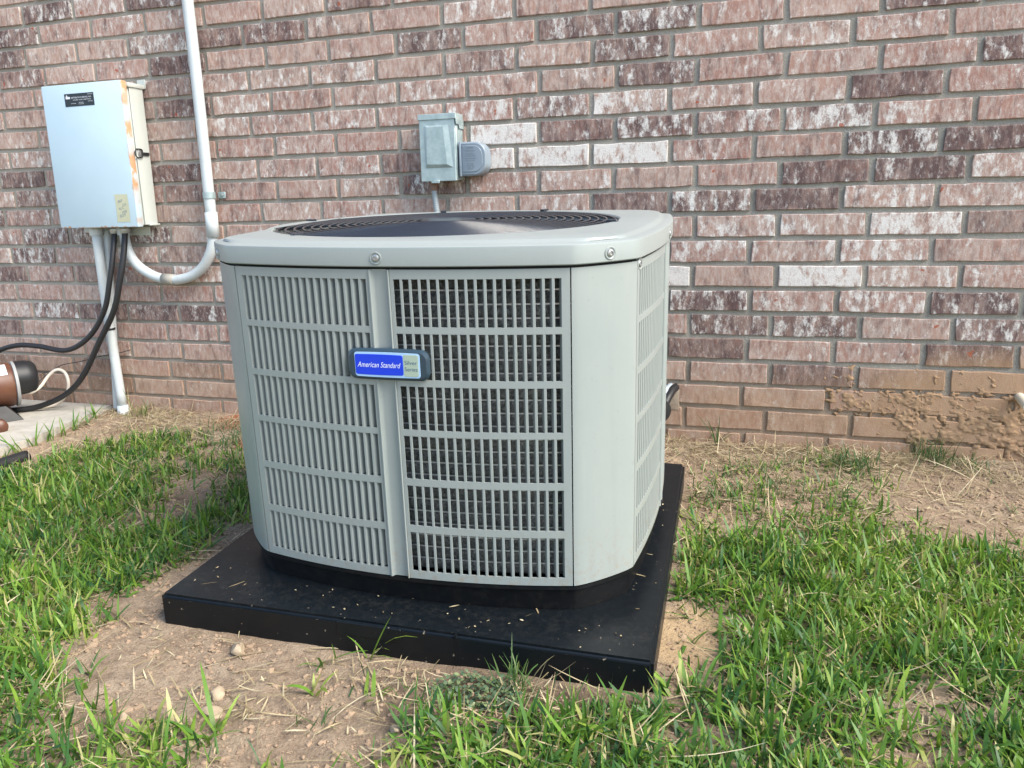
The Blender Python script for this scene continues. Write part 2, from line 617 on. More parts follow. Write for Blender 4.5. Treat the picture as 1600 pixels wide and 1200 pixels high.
WX0, WX1, RTOP, RBOT = -5.4, 3.4, -20, 18
SV, SF, SA = [], [], []
cand = []
for r in range(RTOP, RBOT + 1):
    for j in range(-22, 16):
        xa, xb = joint_x(r, j - 1), joint_x(r, j)
        if xb < WX0 or xa > WX1:
            continue
        cand.append((r, j, (xa + xb) / 2, xb - xa))
for (r, j, xc, wd) in cand:
    rr = random.Random(r * 977 + j * 13 + 5)
    if (r, j) in DARK:
        dk = rr.uniform(.78, 1.0)
    elif (r, j) in MED:
        dk = rr.uniform(.45, .65)
    else:
        known = -3 <= r <= 17 and -2.75 < xc < 1.15
        dk = rr.uniform(0, .26) if known else (rr.uniform(.7, 1) if rr.random() < .18 else rr.uniform(0, .4))
    wh = WHITE.get((r, j), rr.uniform(.08, .36) if rr.random() < .7 else rr.uniform(.36, .52))
    if r > 12:
        wh *= .55
    tone = rr.random()
    sd_ = rr.uniform(0, 10)
    z = -r * BH + rr.uniform(-.0008, .0008)
    yo = rr.uniform(-.0015, .0015)
    me, V, Fc = protos[rr.randrange(12)]
    hidden = -1.60 < xc < -.20 and r >= 9
    if -3 <= r <= 17 and -2.80 < xc < 1.16 and not hidden and not (r >= 14 and xc < -2.7):
        o = bpy.data.objects.new("brick", me)
        o.location = (xc, yo, z)
        o.scale = ((wd - JV) / (BL - JV), 1, 1)
        o.rotation_euler = (0, rr.gauss(0, .0022), 0)
        o["dark"], o["white"], o["seed"], o["tone"] = dk, wh, sd_, tone
        link(o, wall)
    else:
        b = len(SV)
        sc_ = (wd - JV) / (BL - JV)
        SV += [(v[0] * sc_ + xc, v[1] + yo, v[2] + z) for v in V]
        SF += [tuple(b + i for i in f) for f in Fc]
        SA += [(dk, wh, sd_, tone)] * len(V)
rest = mesh_obj("brick", SV, SF, BRICK_G, wall)
rest["kind"] = "stuff"
for k, nm in enumerate(("dark", "white", "seed", "tone")):
    at = rest.data.attributes.new(nm, 'FLOAT', 'POINT')
    at.data.foreach_set("value", np.array([a[k] for a in SA], np.float32))

# raked mortar bed: a gently uneven sheet behind the brick faces, with a solid back
mx = np.linspace(WX0, WX1, 360)
mz = np.linspace(-1.50, 1.60, 130)
V, Fc = [], []
MX, MZ = np.meshgrid(mx, mz)
MY = .0070 + vnoise(MX, MZ, .05, 21) * .0014 + vnoise(MX, MZ, .4, 22) * .001
V = list(np.stack([MX, MY, MZ], -1).reshape(-1, 3))
for a in range(len(mz) - 1):
    for b in range(len(mx) - 1):
        i = a * len(mx) + b
        Fc.append((i, i + 1, i + len(mx) + 1, i + len(mx)))
mesh_obj("mortar", V, Fc, MORTAR, wall, smooth=True)
box("wall_core", WX0, WX1, .03, .22, -1.6, 1.6, MORTAR, wall)

# mud thrown up onto the bricks round the pipe outlet
t = NT("mud")
n = t.noise(t.P(), 60, 6, .65)
t.set(t.mix(t.mr(n, .3, .7), (.275, .172, .102), (.42, .280, .165)), .95, 0, .15)
t.bump(n, .6, .003)
MUD = t.m


def ico():
    bm = bmesh.new()
    bmesh.ops.create_icosphere(bm, subdivisions=1, radius=1)
    V = np.array([v.co[:] for v in bm.verts])
    Fc = np.array([[v.index for v in f.verts] for f in bm.faces])
    bm.free()
    return V, Fc


ICO_V, ICO_F = ico()


def lumps(name, cent, size, squash, mat, jit=.25, parent=None, streak=None):
    n = len(cent)
    a = rng.uniform(0, 2 * np.pi, n)
    V = ICO_V[None] * (1 + rng.uniform(-jit, jit, (n, len(ICO_V), 1)))
    V = V * np.stack([np.ones((n, 1)) * s if np.isscalar(s) else s[:, None] for s in squash], -1)
    ca, sa = np.cos(a)[:, None], np.sin(a)[:, None]
    if streak is None:
        V = np.stack([V[..., 0] * ca - V[..., 1] * sa, V[..., 0] * sa + V[..., 1] * ca, V[..., 2]], -1)
    else:
        ca, sa = np.cos(streak)[:, None], np.sin(streak)[:, None]
        V = np.stack([V[..., 0] * ca - V[..., 2] * sa, V[..., 1], V[..., 0] * sa + V[..., 2] * ca], -1)
    V = V * np.asarray(size)[:, None, None] + np.asarray(cent)[:, None, :]
    Fc = (ICO_F[None] + (np.arange(n) * len(ICO_V))[:, None, None]).reshape(-1, 3)
    return raw_mesh(name, V.reshape(-1, 3), Fc, mat, parent, smooth=True)


def raw_mesh(name, V, Fc, mat, parent=None, smooth=False, attrs=None):
    me = bpy.data.meshes.new(name)
    k = Fc.shape[1]
    me.vertices.add(len(V))
    me.vertices.foreach_set("co", np.asarray(V, np.float32).ravel())
    me.loops.add(Fc.size)
    me.loops.foreach_set("vertex_index", Fc.astype(np.int32).ravel())
    me.polygons.add(len(Fc))
    me.polygons.foreach_set("loop_start", np.arange(0, Fc.size, k, dtype=np.int32))
    if smooth:
        me.polygons.foreach_set("use_smooth", np.ones(len(Fc), bool))
    for nm, a in (attrs or {}).items():
        at = me.attributes.new(nm, 'FLOAT', 'POINT')
        at.data.foreach_set("value", np.asarray(a, np.float32))
    me.update()
    me.validate()
    me.materials.append(mat)
    return link(bpy.data.objects.new(name, me), parent)


gx, gzz = np.meshgrid(np.arange(.42, 1.75, .0032), np.arange(-1.375, -1.05, .0032))
mk = 1.02 - np.sqrt(((gx - 1.10) / .66) ** 2 + ((gzz + 1.215 + .10 * np.clip(.9 - gx, -.2, .5) * -1) / .125) ** 2) + vnoise(gx, gzz, .10, 31) * .26 + vnoise(gx, gzz, .03, 32) * .40 + vnoise(gx, gzz, .012, 36) * .25
rid = .72 + .40 * vnoise(gx + .4 * gzz, gzz * 1.5, .016, 33) + .55 * vnoise(gx + .4 * gzz, gzz * 1.6, .0075, 34)
hgt = np.clip(mk * 1.6, 0, 1) * np.clip(rid, 0, 1.6) * .0046 + 0 - np.where(mk > 0, .0, .02)
thick = np.clip(hgt, 0, None) * (.45 + .55 * np.clip(vnoise(gx, gzz, .11, 35) + .6, 0, 1))
my_ = np.where(thick > .0011, -thick + .0004, .006)
ny_, nx_ = gx.shape
ii = np.arange(ny_ * nx_).reshape(ny_, nx_)
qd = np.stack([ii[:-1, :-1], ii[:-1, 1:], ii[1:, 1:], ii[1:, :-1]], -1).reshape(-1, 4)
on = (thick.ravel() > .0011)[qd].any(1)
mud = raw_mesh("mud_crust", np.stack([gx, my_, gzz], -1).reshape(-1, 3), qd[on], MUD, wall, smooth=True)
mud["kind"] = "stuff"

# ------------------------------------------------------------------ concrete slab
t = NT("concrete")
n = t.noise(t.P(), 22, 7, .6)
n2 = t.noise(t.P(), 220, 4, .7)
c = t.mix(t.mr(n, .3, .7), (.34, .32, .27), (.48, .45, .39))
c = t.mix(t.mr(n2, .28, .40, .5, 0), c, (.22, .19, .15))
t.set(c, .9, 0, .2)
t.bump(t.math('ADD', n, n2), .3, .003)
CONC = t.m
bm = bmesh.new()
pl_ = [(-4.6, -1.25), (-2.27, -1.25), (-2.33, -.50), (-2.405, -.16), (-2.43, -.004), (-4.6, -.004)]
lo = [bm.verts.new((x, y, -1.47)) for x, y in pl_]
hi = [bm.verts.new((x, y, -1.345)) for x, y in pl_]
bm.faces.new(hi)
for i in range(len(pl_)):
    k = (i + 1) % len(pl_)
    bm.faces.new((lo[i], lo[k], hi[k], hi[i]))
bmesh.ops.bevel(bm, geom=[e for e in bm.edges if e.verts[0].co.z > -1.4 and e.verts[1].co.z > -1.4], offset=.008, segments=2, affect='EDGES')
slab = bm_obj("pavement", bm, CONC)
tag(slab, "pale concrete equipment slab along the wall under the pump", kind="structure")

# ------------------------------------------------------------------ equipment pad
t = NT("black_plastic")
p = t.obj()
n = t.noise(p, 7, 6, .6)
n2 = t.noise(p, 300, 3, .6)
sp = t.mr(t.noise(p, 85, 3, .5), .70, .74)
lz = t.sep(p)[2]
dust = t.math('MULTIPLY', t.mr(t.noise(p, 60, 8, .78), .50, .76, 0, .07), t.mr(lz, -.006, -.001))
c = t.mix(dust, (.0036, .0058, .0078), (.15, .16, .16))
lx_, ly_, lz_ = t.sep(p)
foot = t.math('MULTIPLY', t.mr(t.math('ABSOLUTE', t.math('ADD', ly_, .425)), .06, .0), t.mr(t.noise(p, 48, 9, .78), .48, .76, 0, .12))
c = t.mix(t.math('MULTIPLY', foot, t.mr(lz, -.006, -.001)), c, (.20, .17, .13))
c = t.mix(t.math('MULTIPLY', sp, .55), c, (.33, .28, .20))
t.set(c, t.mr(n, .3, .7, .30, .44), 0, .30)
t.bump(n2, .05, .0006)
BLACK = t.m
pad = empty("equipment_pad", PAD_LOC)
pad.matrix_world = Matrix.Translation(PAD_LOC) @ PAD_R.to_4x4()
tag(pad, "square black plastic equipment pad lying on the soil under the air conditioner", "pad")
bm = bmesh.new()
add_box(bm, -PAD_W / 2, PAD_W / 2, -PAD_D / 2, PAD_D / 2, -PAD_T - .006, 0)
bmesh.ops.bevel(bm, geom=[e for e in bm.edges if not (e.verts[0].co.z < -.05 and e.verts[1].co.z < -.05)], offset=.007, segments=3, affect='EDGES')
bm_obj("slab_shell", bm, BLACK, pad, angle=18)
# moulded edge rib and label panel on the front lip, shallow seams across the top
box("edge_rib", .135, .1385, -PAD_D / 2 - .0008, -PAD_D / 2 + .07, -PAD_T + .002, .0008, BLACK, pad)
bm = bmesh.new()
add_box(bm, -.10, .03, -PAD_D / 2 - .0018, -PAD_D / 2 + .004, -.030, -.004, .001, 1)
bm_obj("lip_panel", bm, BLACK, pad)

# ------------------------------------------------------------------ air conditioner
t = NT("cabinet_paint")
p = t.obj()
n = t.noise(p, 3.5, 5, .6)
n2 = t.noise(t.map(p, (1, 1, .12)), 60, 5, .65)
n3 = t.noise(p, 420, 2, .5)
c = t.mix(t.mr(n, .3, .7), (.275, .308, .296), (.300, .328, .310))
c = t.mix(t.mr(n2, .56, .78, 0, .18), c, (.40, .40, .37))
c = t.mix(t.mr(t.noise(p, 55, 6, .7), .62, .76, 0, .28), c, (.13, .12, .10))
lz = t.sep(p)[2]
c = t.mix(t.math('MULTIPLY', t.mr(lz, .20, .06, 0, .5), t.mr(t.noise(p, 75, 7, .75), .50, .66)), c, (.30, .22, .14))
c = t.mix(t.math('MULTIPLY', t.mr(t.noise(t.map(p, (1, 1, .05)), 34, 5, .6), .54, .70, 0, .14), t.mr(lz, .655, .30)), c, (.19, .19, .165))
t.set(c, t.mr(n, .3, .7, .30, .42), 0, .55)
t.bump(n3, .05, .0006)
PAINT = t.m
PAINT_IN = plain("cabinet_slat_paint", (.235, .255, .25), .5, var=.06, dirt=(.14, .12, .09), dirt_amt=.3)
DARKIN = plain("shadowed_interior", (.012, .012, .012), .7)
RING = plain("black_vinyl_wire", (.020, .025, .033), .24, spec=.7)
BASEBLK = plain("base_black", (.0045, .005, .006), .45, dirt=(.12, .10, .075), dirt_amt=.06, dirt_scale=60, spec=.3)
STEEL = plain("screw_steel", (.42, .43, .42), .38, .8)
t = NT("coil_fins")
p = t.obj()
n = t.noise(t.map(p, (1, 1, .8)), 170, 6, .8)
n2 = t.noise(p, 9, 4)
c = t.mix(t.mr(n, .38, .68), (.045, .047, .044), (.34, .34, .32))
c = t.mix(t.mr(n, .61, .68, 0, .85), c, (.55, .56, .55))
c = t.mix(t.mr(n2, .58, .70, 0, .45), c, (.17, .14, .09))
t.set(c, .5, .3)
t.bump(n, .9, .006)
COIL = t.m
ALU = plain("bare_tube", (.75, .76, .75), .35, .5, var=.35, scale=60)

ac = empty("air_conditioner")
ac.matrix_world = Matrix.Translation(UNIT_LOC) @ UNIT_R.to_4x4()
tag(ac, "square grey louvred air conditioner standing on the black pad", "air conditioner")
UX, UY = .012, .050
A_, B_, SAG = .324, .4225, .038
RR = (A_ * A_ + SAG * SAG) / (2 * SAG)
PH0 = math.asin(A_ / RR)
Z0, Z1 = .0596, .655


SAG2 = .024
RR2 = (A_ * A_ + SAG2 * SAG2) / (2 * SAG2)
PH2 = math.asin(A_ / RR2)


def side_pt(k, ph, off=0.0):
    """point on side k's bowed face (k=0 front, 1 right, 2 back, 3 left), pushed outwards by off"""
    R0, sg = (RR, SAG) if k % 4 == 0 else (RR2, SAG2)
    if k % 4:
        ph = ph * PH2 / PH0
    r = R0 + off
    x, y = r * math.sin(ph), -(B_ + sg) + R0 - r * math.cos(ph)
    c, s = ((1, 0), (0, 1), (-1, 0), (0, -1))[k]
    return (UX + c * x - s * y, UY + s * x + c * y)


def corner_pts(k, n=12, off=0.0, h=.020):
    """corner between side k and k+1"""
    P0, P3 = (A_, -B_), (B_, -A_)
    d0 = (math.cos(PH0), math.sin(PH0))
    d3 = (math.sin(PH0), math.cos(PH0))
    c0 = (P0[0] + d0[0] * h, P0[1] + d0[1] * h)
    c3 = (P3[0] - d3[0] * h, P3[1] - d3[1] * h)
    out = []
    c, s = ((1, 0), (0, 1), (-1, 0), (0, -1))[k]
    for i in range(n + 1):
        t_ = i / n
        u = 1 - t_
        b = (u ** 3, 3 * u * u * t_, 3 * u * t_ * t_, t_ ** 3)
        x = sum(w * q_[0] for w, q_ in zip(b, (P0, c0, c3, P3)))
        y = sum(w * q_[1] for w, q_ in zip(b, (P0, c0, c3, P3)))
        dx = 3 * u * u * (c0[0] - P0[0]) + 6 * u * t_ * (c3[0] - c0[0]) + 3 * t_ * t_ * (P3[0] - c3[0])
        dy = 3 * u * u * (c0[1] - P0[1]) + 6 * u * t_ * (c3[1] - c0[1]) + 3 * t_ * t_ * (P3[1] - c3[1])
        l = math.hypot(dx, dy)
        x += dy / l * off
        y -= dx / l * off
        out.append((UX + c * x - s * y, UY + s * x + c * y))
    return out


def outline(off=0.0, h=.020, na=18, nc=10):
    pts = []
    for k in range(4):
        for i in range(na + 1):
            pts.append(side_pt(k, -PH0 + 2 * PH0 * i / na, off))
        pts += corner_pts(k, nc, off, h)[1:-1]
    return pts


def loft(rings, name, mat, parent, cap=False, smooth=True, sharp=35):
    V, Fc = [], []
    n = len(rings[0])
    for r in rings:
        V += r
    for a in range(len(rings) - 1):
        for i in range(n):
            k = (i + 1) % n
            Fc.append((a * n + i, a * n + k, (a + 1) * n + k, (a + 1) * n + i))
    if cap:
        Fc.append(tuple((len(rings) - 1) * n + i for i in range(n)))
    o = mesh_obj(name, V, Fc, mat, parent, smooth=smooth)
    if smooth:
        o.data.set_sharp_from_angle(angle=math.radians(sharp))
    return o


def ring_at(off, z, h=.020):
    return [(x, y, z) for x, y in outline(off, h)]


# base pan
loft([ring_at(-.016, -.010), ring_at(-.013, -.004), ring_at(-.011, .010), ring_at(-.006, .046), ring_at(-.001, .050), ring_at(-.001, .0575), ring_at(-.03, .0575)], "base_pan", BASEBLK, ac, cap=True)
# coil: finned tube courses wrapped round inside the cabinet
rings, mi = [], []
z = .066
while z < .645:
    rings += [ring_at(-.033, z), ring_at(-.030, z + .004), ring_at(-.030, z + .0160), ring_at(-.033, z + .0200), ring_at(-.0318, z + .0212), ring_at(-.0318, z + .0240)]
    mi += [0, 0, 0, 0, 1, 0]
    z += .0250
nr = len(rings[0])
V, Fc, MI = [], [], []
for r in rings:
    V += r
for a in range(len(rings) - 1):
    for i in range(nr):
        k = (i + 1) % nr
        Fc.append((a * nr + i, a * nr + k, (a + 1) * nr + k, (a + 1) * nr + i))
        MI.append(mi[a])
mesh_obj("coil", V, Fc, [COIL, ALU], ac, smooth=False, matidx=MI)

# louvred panels
ROWS = [(.0757, .157), (.1712, .2522), (.2659, .3502), (.3621, .4445), (.4572, .5411), (.5533, .6373)]
NS = 18
PW, PC = .0205, -.0105                                        # half width of the centre post
SLW, FIN, LEAN = .0050, .0125, math.radians(17)


def slat_mesh(m):
    """m=+1: fin leans towards +x going inwards from the slat's +x edge; m=-1 mirrored. Unit height, z 0..1"""
    w, th = SLW / 2, .0022
    fx0, fx1 = w, w + FIN * math.tan(LEAN)
    prof = [(-w, th), (-w + .0001, .0005), (-w + .0006, 0), (w - .0006, 0), (w, .0006), (w + .0011, .0036),
            (fx1, FIN), (fx1 - .0010, FIN), (w - .0004, .0036), (w - .0009, th)]
    prof = [(x * m, y) for x, y in prof]
    n = len(prof)
    V = [(x, y, 0) for x, y in prof] + [(x, y, 1) for x, y in prof]
    Fc = [(i, (i + 1) % n, n + (i + 1) % n, n + i) for i in range(n)]
    if m < 0:
        Fc = [f[::-1] for f in Fc]
    return V, Fc


def louvre_panel(k, half, single):
    """half -1: left half of side k seen from outside, +1: right half"""
    edge = PH0 - .0022 / RR
    a, b = (-edge, (PC - PW) / RR) if half < 0 else ((PC + PW) / RR, edge)
    s0 = (.0060 if half > 0 else .0150) / RR
    s1 = (.0145 if half > 0 else .0050) / RR
    sa, sb = a + s0, b - s1
    us = [a, sa] + [sa + (sb - sa) * i / 12 for i in range(1, 12)] + [sb, b]
    zs = [Z0]
    for r0, r1 in ROWS:
        zs += [r0, r1]
    zs.append(Z1 - .001)
    bm = bmesh.new()
    vv = [[bm.verts.new((*side_pt(k, u), z)) for u in us] for z in zs]
    for zi in range(len(zs) - 1):
        for ui in range(len(us) - 1):
            if zi % 2 == 1 and 0 < ui < len(us) - 2:
                continue
            bm.faces.new((vv[zi][ui], vv[zi][ui + 1], vv[zi + 1][ui + 1], vv[zi + 1][ui]))
    bmesh.ops.recalc_face_normals(bm, faces=bm.faces)
    f0 = next(iter(bm.faces))
    cx = Vector((UX, UY, f0.calc_center_median().z))
    if f0.normal.dot(f0.calc_center_median() - cx) < 0:
        bmesh.ops.reverse_faces(bm, faces=bm.faces)
    bmesh.ops.solidify(bm, geom=list(bm.faces), thickness=.003)
    bmesh.ops.recalc_face_normals(bm, faces=bm.faces)
    me = bpy.data.meshes.new("louvre_panel")
    bm.to_mesh(me)
    bm.free()
    me.materials.append(PAINT)
    pn = link(bpy.data.objects.new("louvre_panel", me), ac)
    # slats between the slots
    m = -half if k != 1 else -1
    pitch = (sb - sa + SLW / RR) / NS
    V, Fc = slat_mesh(m)
    if single:
        sm = bpy.data.meshes.new("slat")
        sm.from_pydata(V, [], Fc)
        sm.materials.append(PAINT)
    JVs, JF = [], []
    for r0, r1 in ROWS:
        for i in range(NS):
            ph = (sa - SLW / 2 / RR + pitch * (i + 1)) if m < 0 else (sa - SLW / 2 / RR + pitch * i)
            x, y = side_pt(k, ph, -.0002)
            ang = ph + k * math.pi / 2
            if single:
                o = bpy.data.objects.new("slat", sm)
                o.location = (x, y, r0)
                o.rotation_euler = (0, 0, ang)
                o.scale = (1, 1, r1 - r0)
                link(o, pn)
            else:
                bb = len(JVs)
                c, s = math.cos(ang), math.sin(ang)
                JVs += [(x + c * v[0] - s * v[1], y + s * v[0] + c * v[1], r0 + v[2] * (r1 - r0)) for v in V]
                JF += [tuple(bb + q_ for q_ in f) for f in Fc]
    if not single:
        o = mesh_obj("slat", JVs, JF, PAINT, pn)
        o["kind"] = "stuff"
    return pn


for k in range(4):
    for half in (-1, 1):
        louvre_panel(k, half, k == 0)
    # centre post: two raised edges and a recessed web
    prof = [(-PW + .0006, -.010), (-PW + .0006, .0016), (-PW + .0022, .0030), (-PW + .0042, .0030), (-PW + .0085, -.0035), (-PW + .0105, -.0045),
            (PW - .0090, -.0045), (PW - .0060, -.0030), (PW - .0034, .0022), (PW - .0022, .0028), (PW - .0006, .0018), (PW - .0006, -.010)]
    V, Fc = [], []
    for z in (Z0, Z1 - .0008):
        V += [(*side_pt(k, (u + PC) / RR, d), z) for u, d in prof]
    n = len(prof)
    Fc = [(i, i + 1, n + i + 1, n + i) for i in range(n - 1)]
    o = mesh_obj("centre_post", V, Fc, PAINT, ac, smooth=True)
    o.data.set_sharp_from_angle(angle=math.radians(50))
    # corner panel
    cp = corner_pts(k, 16)
    a0 = side_pt(k, PH0 - .0002 / RR, -.010)
    cp2 = [a0] + cp + [side_pt((k + 1) % 4, -PH0 + .0002 / RR, -.010)]
    n = len(cp2)
    V = [(x, y, Z0) for x, y in cp2] + [(x, y, Z1 - .0008) for x, y in cp2]
    o = mesh_obj("corner_panel", V, [(i, i + 1, n + i + 1, n + i) for i in range(n - 1)], PAINT, ac, smooth=True)
    o.data.set_sharp_from_angle(angle=math.radians(50))
# near-black liner added as the shade in the gap under the lid
loft([ring_at(-.012, .640), ring_at(-.012, .663), ring_at(-.05, .663)], "gap_shade_liner", DARKIN, ac)

# lid
RCX, RCY, RC = -.040, .072, .390
base_o = outline(0)


def circ(r, z):
    out = []
    for x, y in base_o:
        a = math.atan2(y - RCY, x - RCX)
        out.append((RCX + r * math.cos(a), RCY + r * math.sin(a), z))
    return out


lid_rings = [ring_at(.001, .6605), ring_at(.0050, .6592), ring_at(.0065, .6610), ring_at(.0065, .6900), ring_at(.0058, .6925), ring_at(.0035, .6938),
             ring_at(-.012, .6952, .024), ring_at(-.017, .6962, .040), ring_at(-.024, .7000, .055), ring_at(-.029, .7010, .060)]
mid = ring_at(-.040, .7013, .060)
c1 = circ(RC + .012, .7022)
lid_rings += [[tuple(a[i] * .5 + b[i] * .5 for i in range(3)) for a, b in zip(mid, c1)], c1, circ(RC + .003, .7018), circ(RC, .6990), circ(RC - .001, .680)]
lid = loft(lid_rings, "lid", PAINT, ac, sharp=28)
# fan shroud and fan under the grille
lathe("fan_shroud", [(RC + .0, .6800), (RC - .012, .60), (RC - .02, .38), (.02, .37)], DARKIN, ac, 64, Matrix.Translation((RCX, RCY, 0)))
fan = lathe("fan", [(.0, .560), (.075, .556), (.082, .54), (.082, .50), (.0, .49)], RING, ac, 32, Matrix.Translation((RCX, RCY, 0)))
for q_ in range(3):
    bm = bmesh.new()
    a0 = q_ * 2.0944 + .4
    rows = []
    for ri in range(7):
        r = .07 + .29 * ri / 6
        row = []
        for ai in range(7):
            a = a0 + (ai / 6 - .5) * (1.15 + .25 * ri / 6)
            row.append(bm.verts.new((RCX + r * math.cos(a), RCY + r * math.sin(a), .53 + (ai / 6 - .5) * .09)))
        rows.append(row)
    for ri in range(6):
        for ai in range(6):
            bm.faces.new((rows[ri][ai], rows[ri][ai + 1], rows[ri + 1][ai + 1], rows[ri + 1][ai]))
    bmesh.ops.solidify(bm, geom=list(bm.faces), thickness=.002)
    bm_obj("blade", bm, RING, fan, smooth=True)
# wire grille: concentric rings, radial stays, centre disc
V, Fc = [], []


def add_tube(pts, r, seg):
    v, f = tube_geo([Vector(p_) for p_ in pts], r, seg, False)
    b = len(V)
    V.extend(v)
    Fc.extend(tuple(b + i for i in q_) for q_ in f)


NR = 18
for i in range(NR):
    r = .060 + (RC - .008 - .060) * i / (NR - 1)
    dome = .006 * (1 - (r / RC) ** 2)
    pts = [(RCX + r * math.cos(a), RCY + r * math.sin(a), .6985 + dome) for a in np.linspace(0, 2 * np.pi, 97)]
    add_tube(pts, .0025, 8)
for a in np.linspace(0, 2 * np.pi, 9)[:-1] + .22:
    add_tube([(RCX + r * math.cos(a), RCY + r * math.sin(a), .6945 + .006 * (1 - (r / RC) ** 2)) for r in np.linspace(.05, RC + .004, 8)], .0025, 6)
fg = mesh_obj("fan_grille", V, Fc, RING, ac, smooth=True)
fg["kind"] = "stuff"
lathe("motor_plate", [(.064, .700), (.064, .7055), (.050, .7075), (.0, .708)], RING, ac, 40, Matrix.Translation((RCX, RCY, 0)))
for a in (-.15, 1.2, 1.95, 2.98, 4.2):
    bm = bmesh.new()
    add_box(bm, -.012, .012, -.007, .007, .6995, .7065, .0015, 1)
    o = bm_obj("grille_clip", bm, RING, ac)
    o.matrix_local = Matrix.Translation((RCX, RCY, 0)) @ Matrix.Rotation(a, 4, 'Z') @ Matrix.Translation((RC + .002, 0, 0))


def face_frame(k, ph, z, off=0.0):
    """local x along the face, local z outwards"""
    x, y = side_pt(k, ph, off)
    return Matrix.Translation((x, y, z)) @ Matrix.Rotation(ph + k * math.pi / 2, 4, 'Z') @ Matrix.Rotation(math.pi / 2, 4, 'X')


def corner_frame(k, z, t_=.5, off=0.0):
    c = corner_pts(k, 16, off)
    i = int(16 * t_)
    d = (c[i + 1][0] - c[i - 1][0], c[i + 1][1] - c[i - 1][1])
    return Matrix.Translation((*c[i], z)) @ Matrix.Rotation(math.atan2(d[1], d[0]), 4, 'Z') @ Matrix.Rotation(math.pi / 2, 4, 'X')


def screw(M):
    o = lathe("screw", [(.0115, -.004), (.0112, .0010), (.0098, .0014), (.0072, -.0002), (.0068, .0002), (.0060, .0022), (.0036, .0030), (.0034, .0014), (.0, .0014)],
              [PAINT, STEEL], ac, 20, M)
    for pgn in o.data.polygons:
        c = M.inverted() @ pgn.center
        pgn.material_index = 1 if math.hypot(c.x, c.y) < .0066 else 0
    return o


for k in range(4):
    screw(face_frame(k, PC / RR, .6745, .0067))
    screw(corner_frame(k, .6745, .5, .0067))
for k in (1, 3):
    screw(face_frame(k, -PH0 + .012, .6475, .0002)).scale = (1, 1, 1)

# badge on the centre post
BB = NT("badge_bezel").set((.030, .055, .075), .35, 0, .5)
BL_RIM = NT("badge_pale_blue").set((.36, .55, .78), .4)
BL_PAN = NT("badge_blue").set((.006, .045, .62), .35)
TAN = NT("badge_sand").set((.38, .46, .36), .45)
WHT = NT("lettering_white").set((.80, .82, .86), .5)
NAVY = NT("lettering_navy").set((.035, .10, .19), .5)
badge = empty("badge")
badge.parent = ac
badge.matrix_local = face_frame(0, (PC + .009) / RR, .4855, .0008)


def pillow(w, h, r, bulge=.04, n=6):
    pts = []
    for (cx, cy, a0) in ((w / 2 - r, h / 2 - r, 0), (-w / 2 + r, h / 2 - r, 90), (-w / 2 + r, -h / 2 + r, 180), (w / 2 - r, -h / 2 + r, 270)):
        for i in range(n + 1):
            a = math.radians(a0 + 90 * i / n)
            pts.append((cx + r * math.cos(a), cy + r * math.sin(a)))
    out = []
    for i, p_ in enumerate(pts):
        q_ = pts[(i + 1) % len(pts)]
        out.append(p_)
        if math.hypot(q_[0] - p_[0], q_[1] - p_[1]) > r * 1.2:
            for f in (.25, .5, .75):
                out.append((p_[0] * (1 - f) + q_[0] * f, p_[1] * (1 - f) + q_[1] * f))
    return [(x, y * (1 + bulge * (1 - (2 * x / w) ** 2))) for x, y in out]


def plate(name, pts, d0, d1, mat, bev):
    bm = bmesh.new()
    extrude_outline(bm, pts, lambda u, v, d: Vector((u, v, d)), d0, d1, bev)
    return bm_obj(name, bm, mat, badge)


plate("bezel", pillow(.157, .0555, .016), .0, .0085, BB, .0045)
plate("border", [(x - .0005, y) for x, y in pillow(.126, .0445, .005)], .0070, .0091, BL_RIM, .0003)
plate("blue_field", [(x - .0160, y) for x, y in pillow(.0925, .0368, .0035)], .0080, .0097, BL_PAN, .0003)
plate("sand_field", [(x + .0455, y) for x, y in pillow(.0285, .0395, .0035, .01)], .0080, .0096, TAN, .0003)
text_mesh("lettering", "American Standard", WHT, .084, .0098, Matrix.Translation((-.0160, 0, .0099)), badge, .34)
text_mesh("lettering", "Silver", NAVY, .0235, .0072, Matrix.Translation((.0455, .0058, .0098)), badge)
text_mesh("lettering", "Series", NAVY, .0240, .0072, Matrix.Translation((.0455, -.0062, .0098)), badge)

# ------------------------------------------------------------------ control box on the wall
t = NT("white_enamel")
p = t.P()
x, y, z = t.sep(p)
n = t.noise(p, 5, 5)
c = t.mix(t.mr(n, .3, .7), (.50, .64, .71), (.55, .69, .75))
near = t.mr(x, -2.100, -2.080, 0, 1)
nz = t.noise(t.map(p, (1, 1, .55)), 26, 7, .7)
edge = t.mr(t.math('ADD', t.math('MULTIPLY', near, .40), t.math('MULTIPLY', nz, .62)), .598, .685)
edge = t.math('MULTIPLY', edge, t.mr(t.noise(t.map(p, (.2, .2, 1)), 7, 3), .36, .52))
bot = t.mr(t.math('ADD', t.mr(z, -.565, -.594, 0, .42), t.math('MULTIPLY', nz, .6)), .66, .74)
rust = t.math('MAXIMUM', edge, bot)
c = t.mix(t.math('MULTIPLY', rust, .85), c, t.mix(nz, (.66, .34, .10), (.42, .15, .035)))
c = t.mix(t.mr(t.noise(p, 34, 4, .6), .70, .78, 0, .3), c, (.45, .48, .52))
t.set(c, .42, 0, .4)
ENAMEL = t.m
CREAM = plain("cream_enamel", (.52, .54, .49), .45, var=.04, dirt=(.45, .38, .26), dirt_amt=.15)
PVC = plain("grey_white_pvc", (.53, .57, .565), .45, var=.06, scale=12, dirt=(.33, .30, .25), dirt_amt=.3)
RUBBER = plain("black_rubber", (.014, .014, .015), .48)
GALV = NT("galvanised_steel")
t = GALV
p = t.P()
n = t.noise(p, 32, 5, .6)
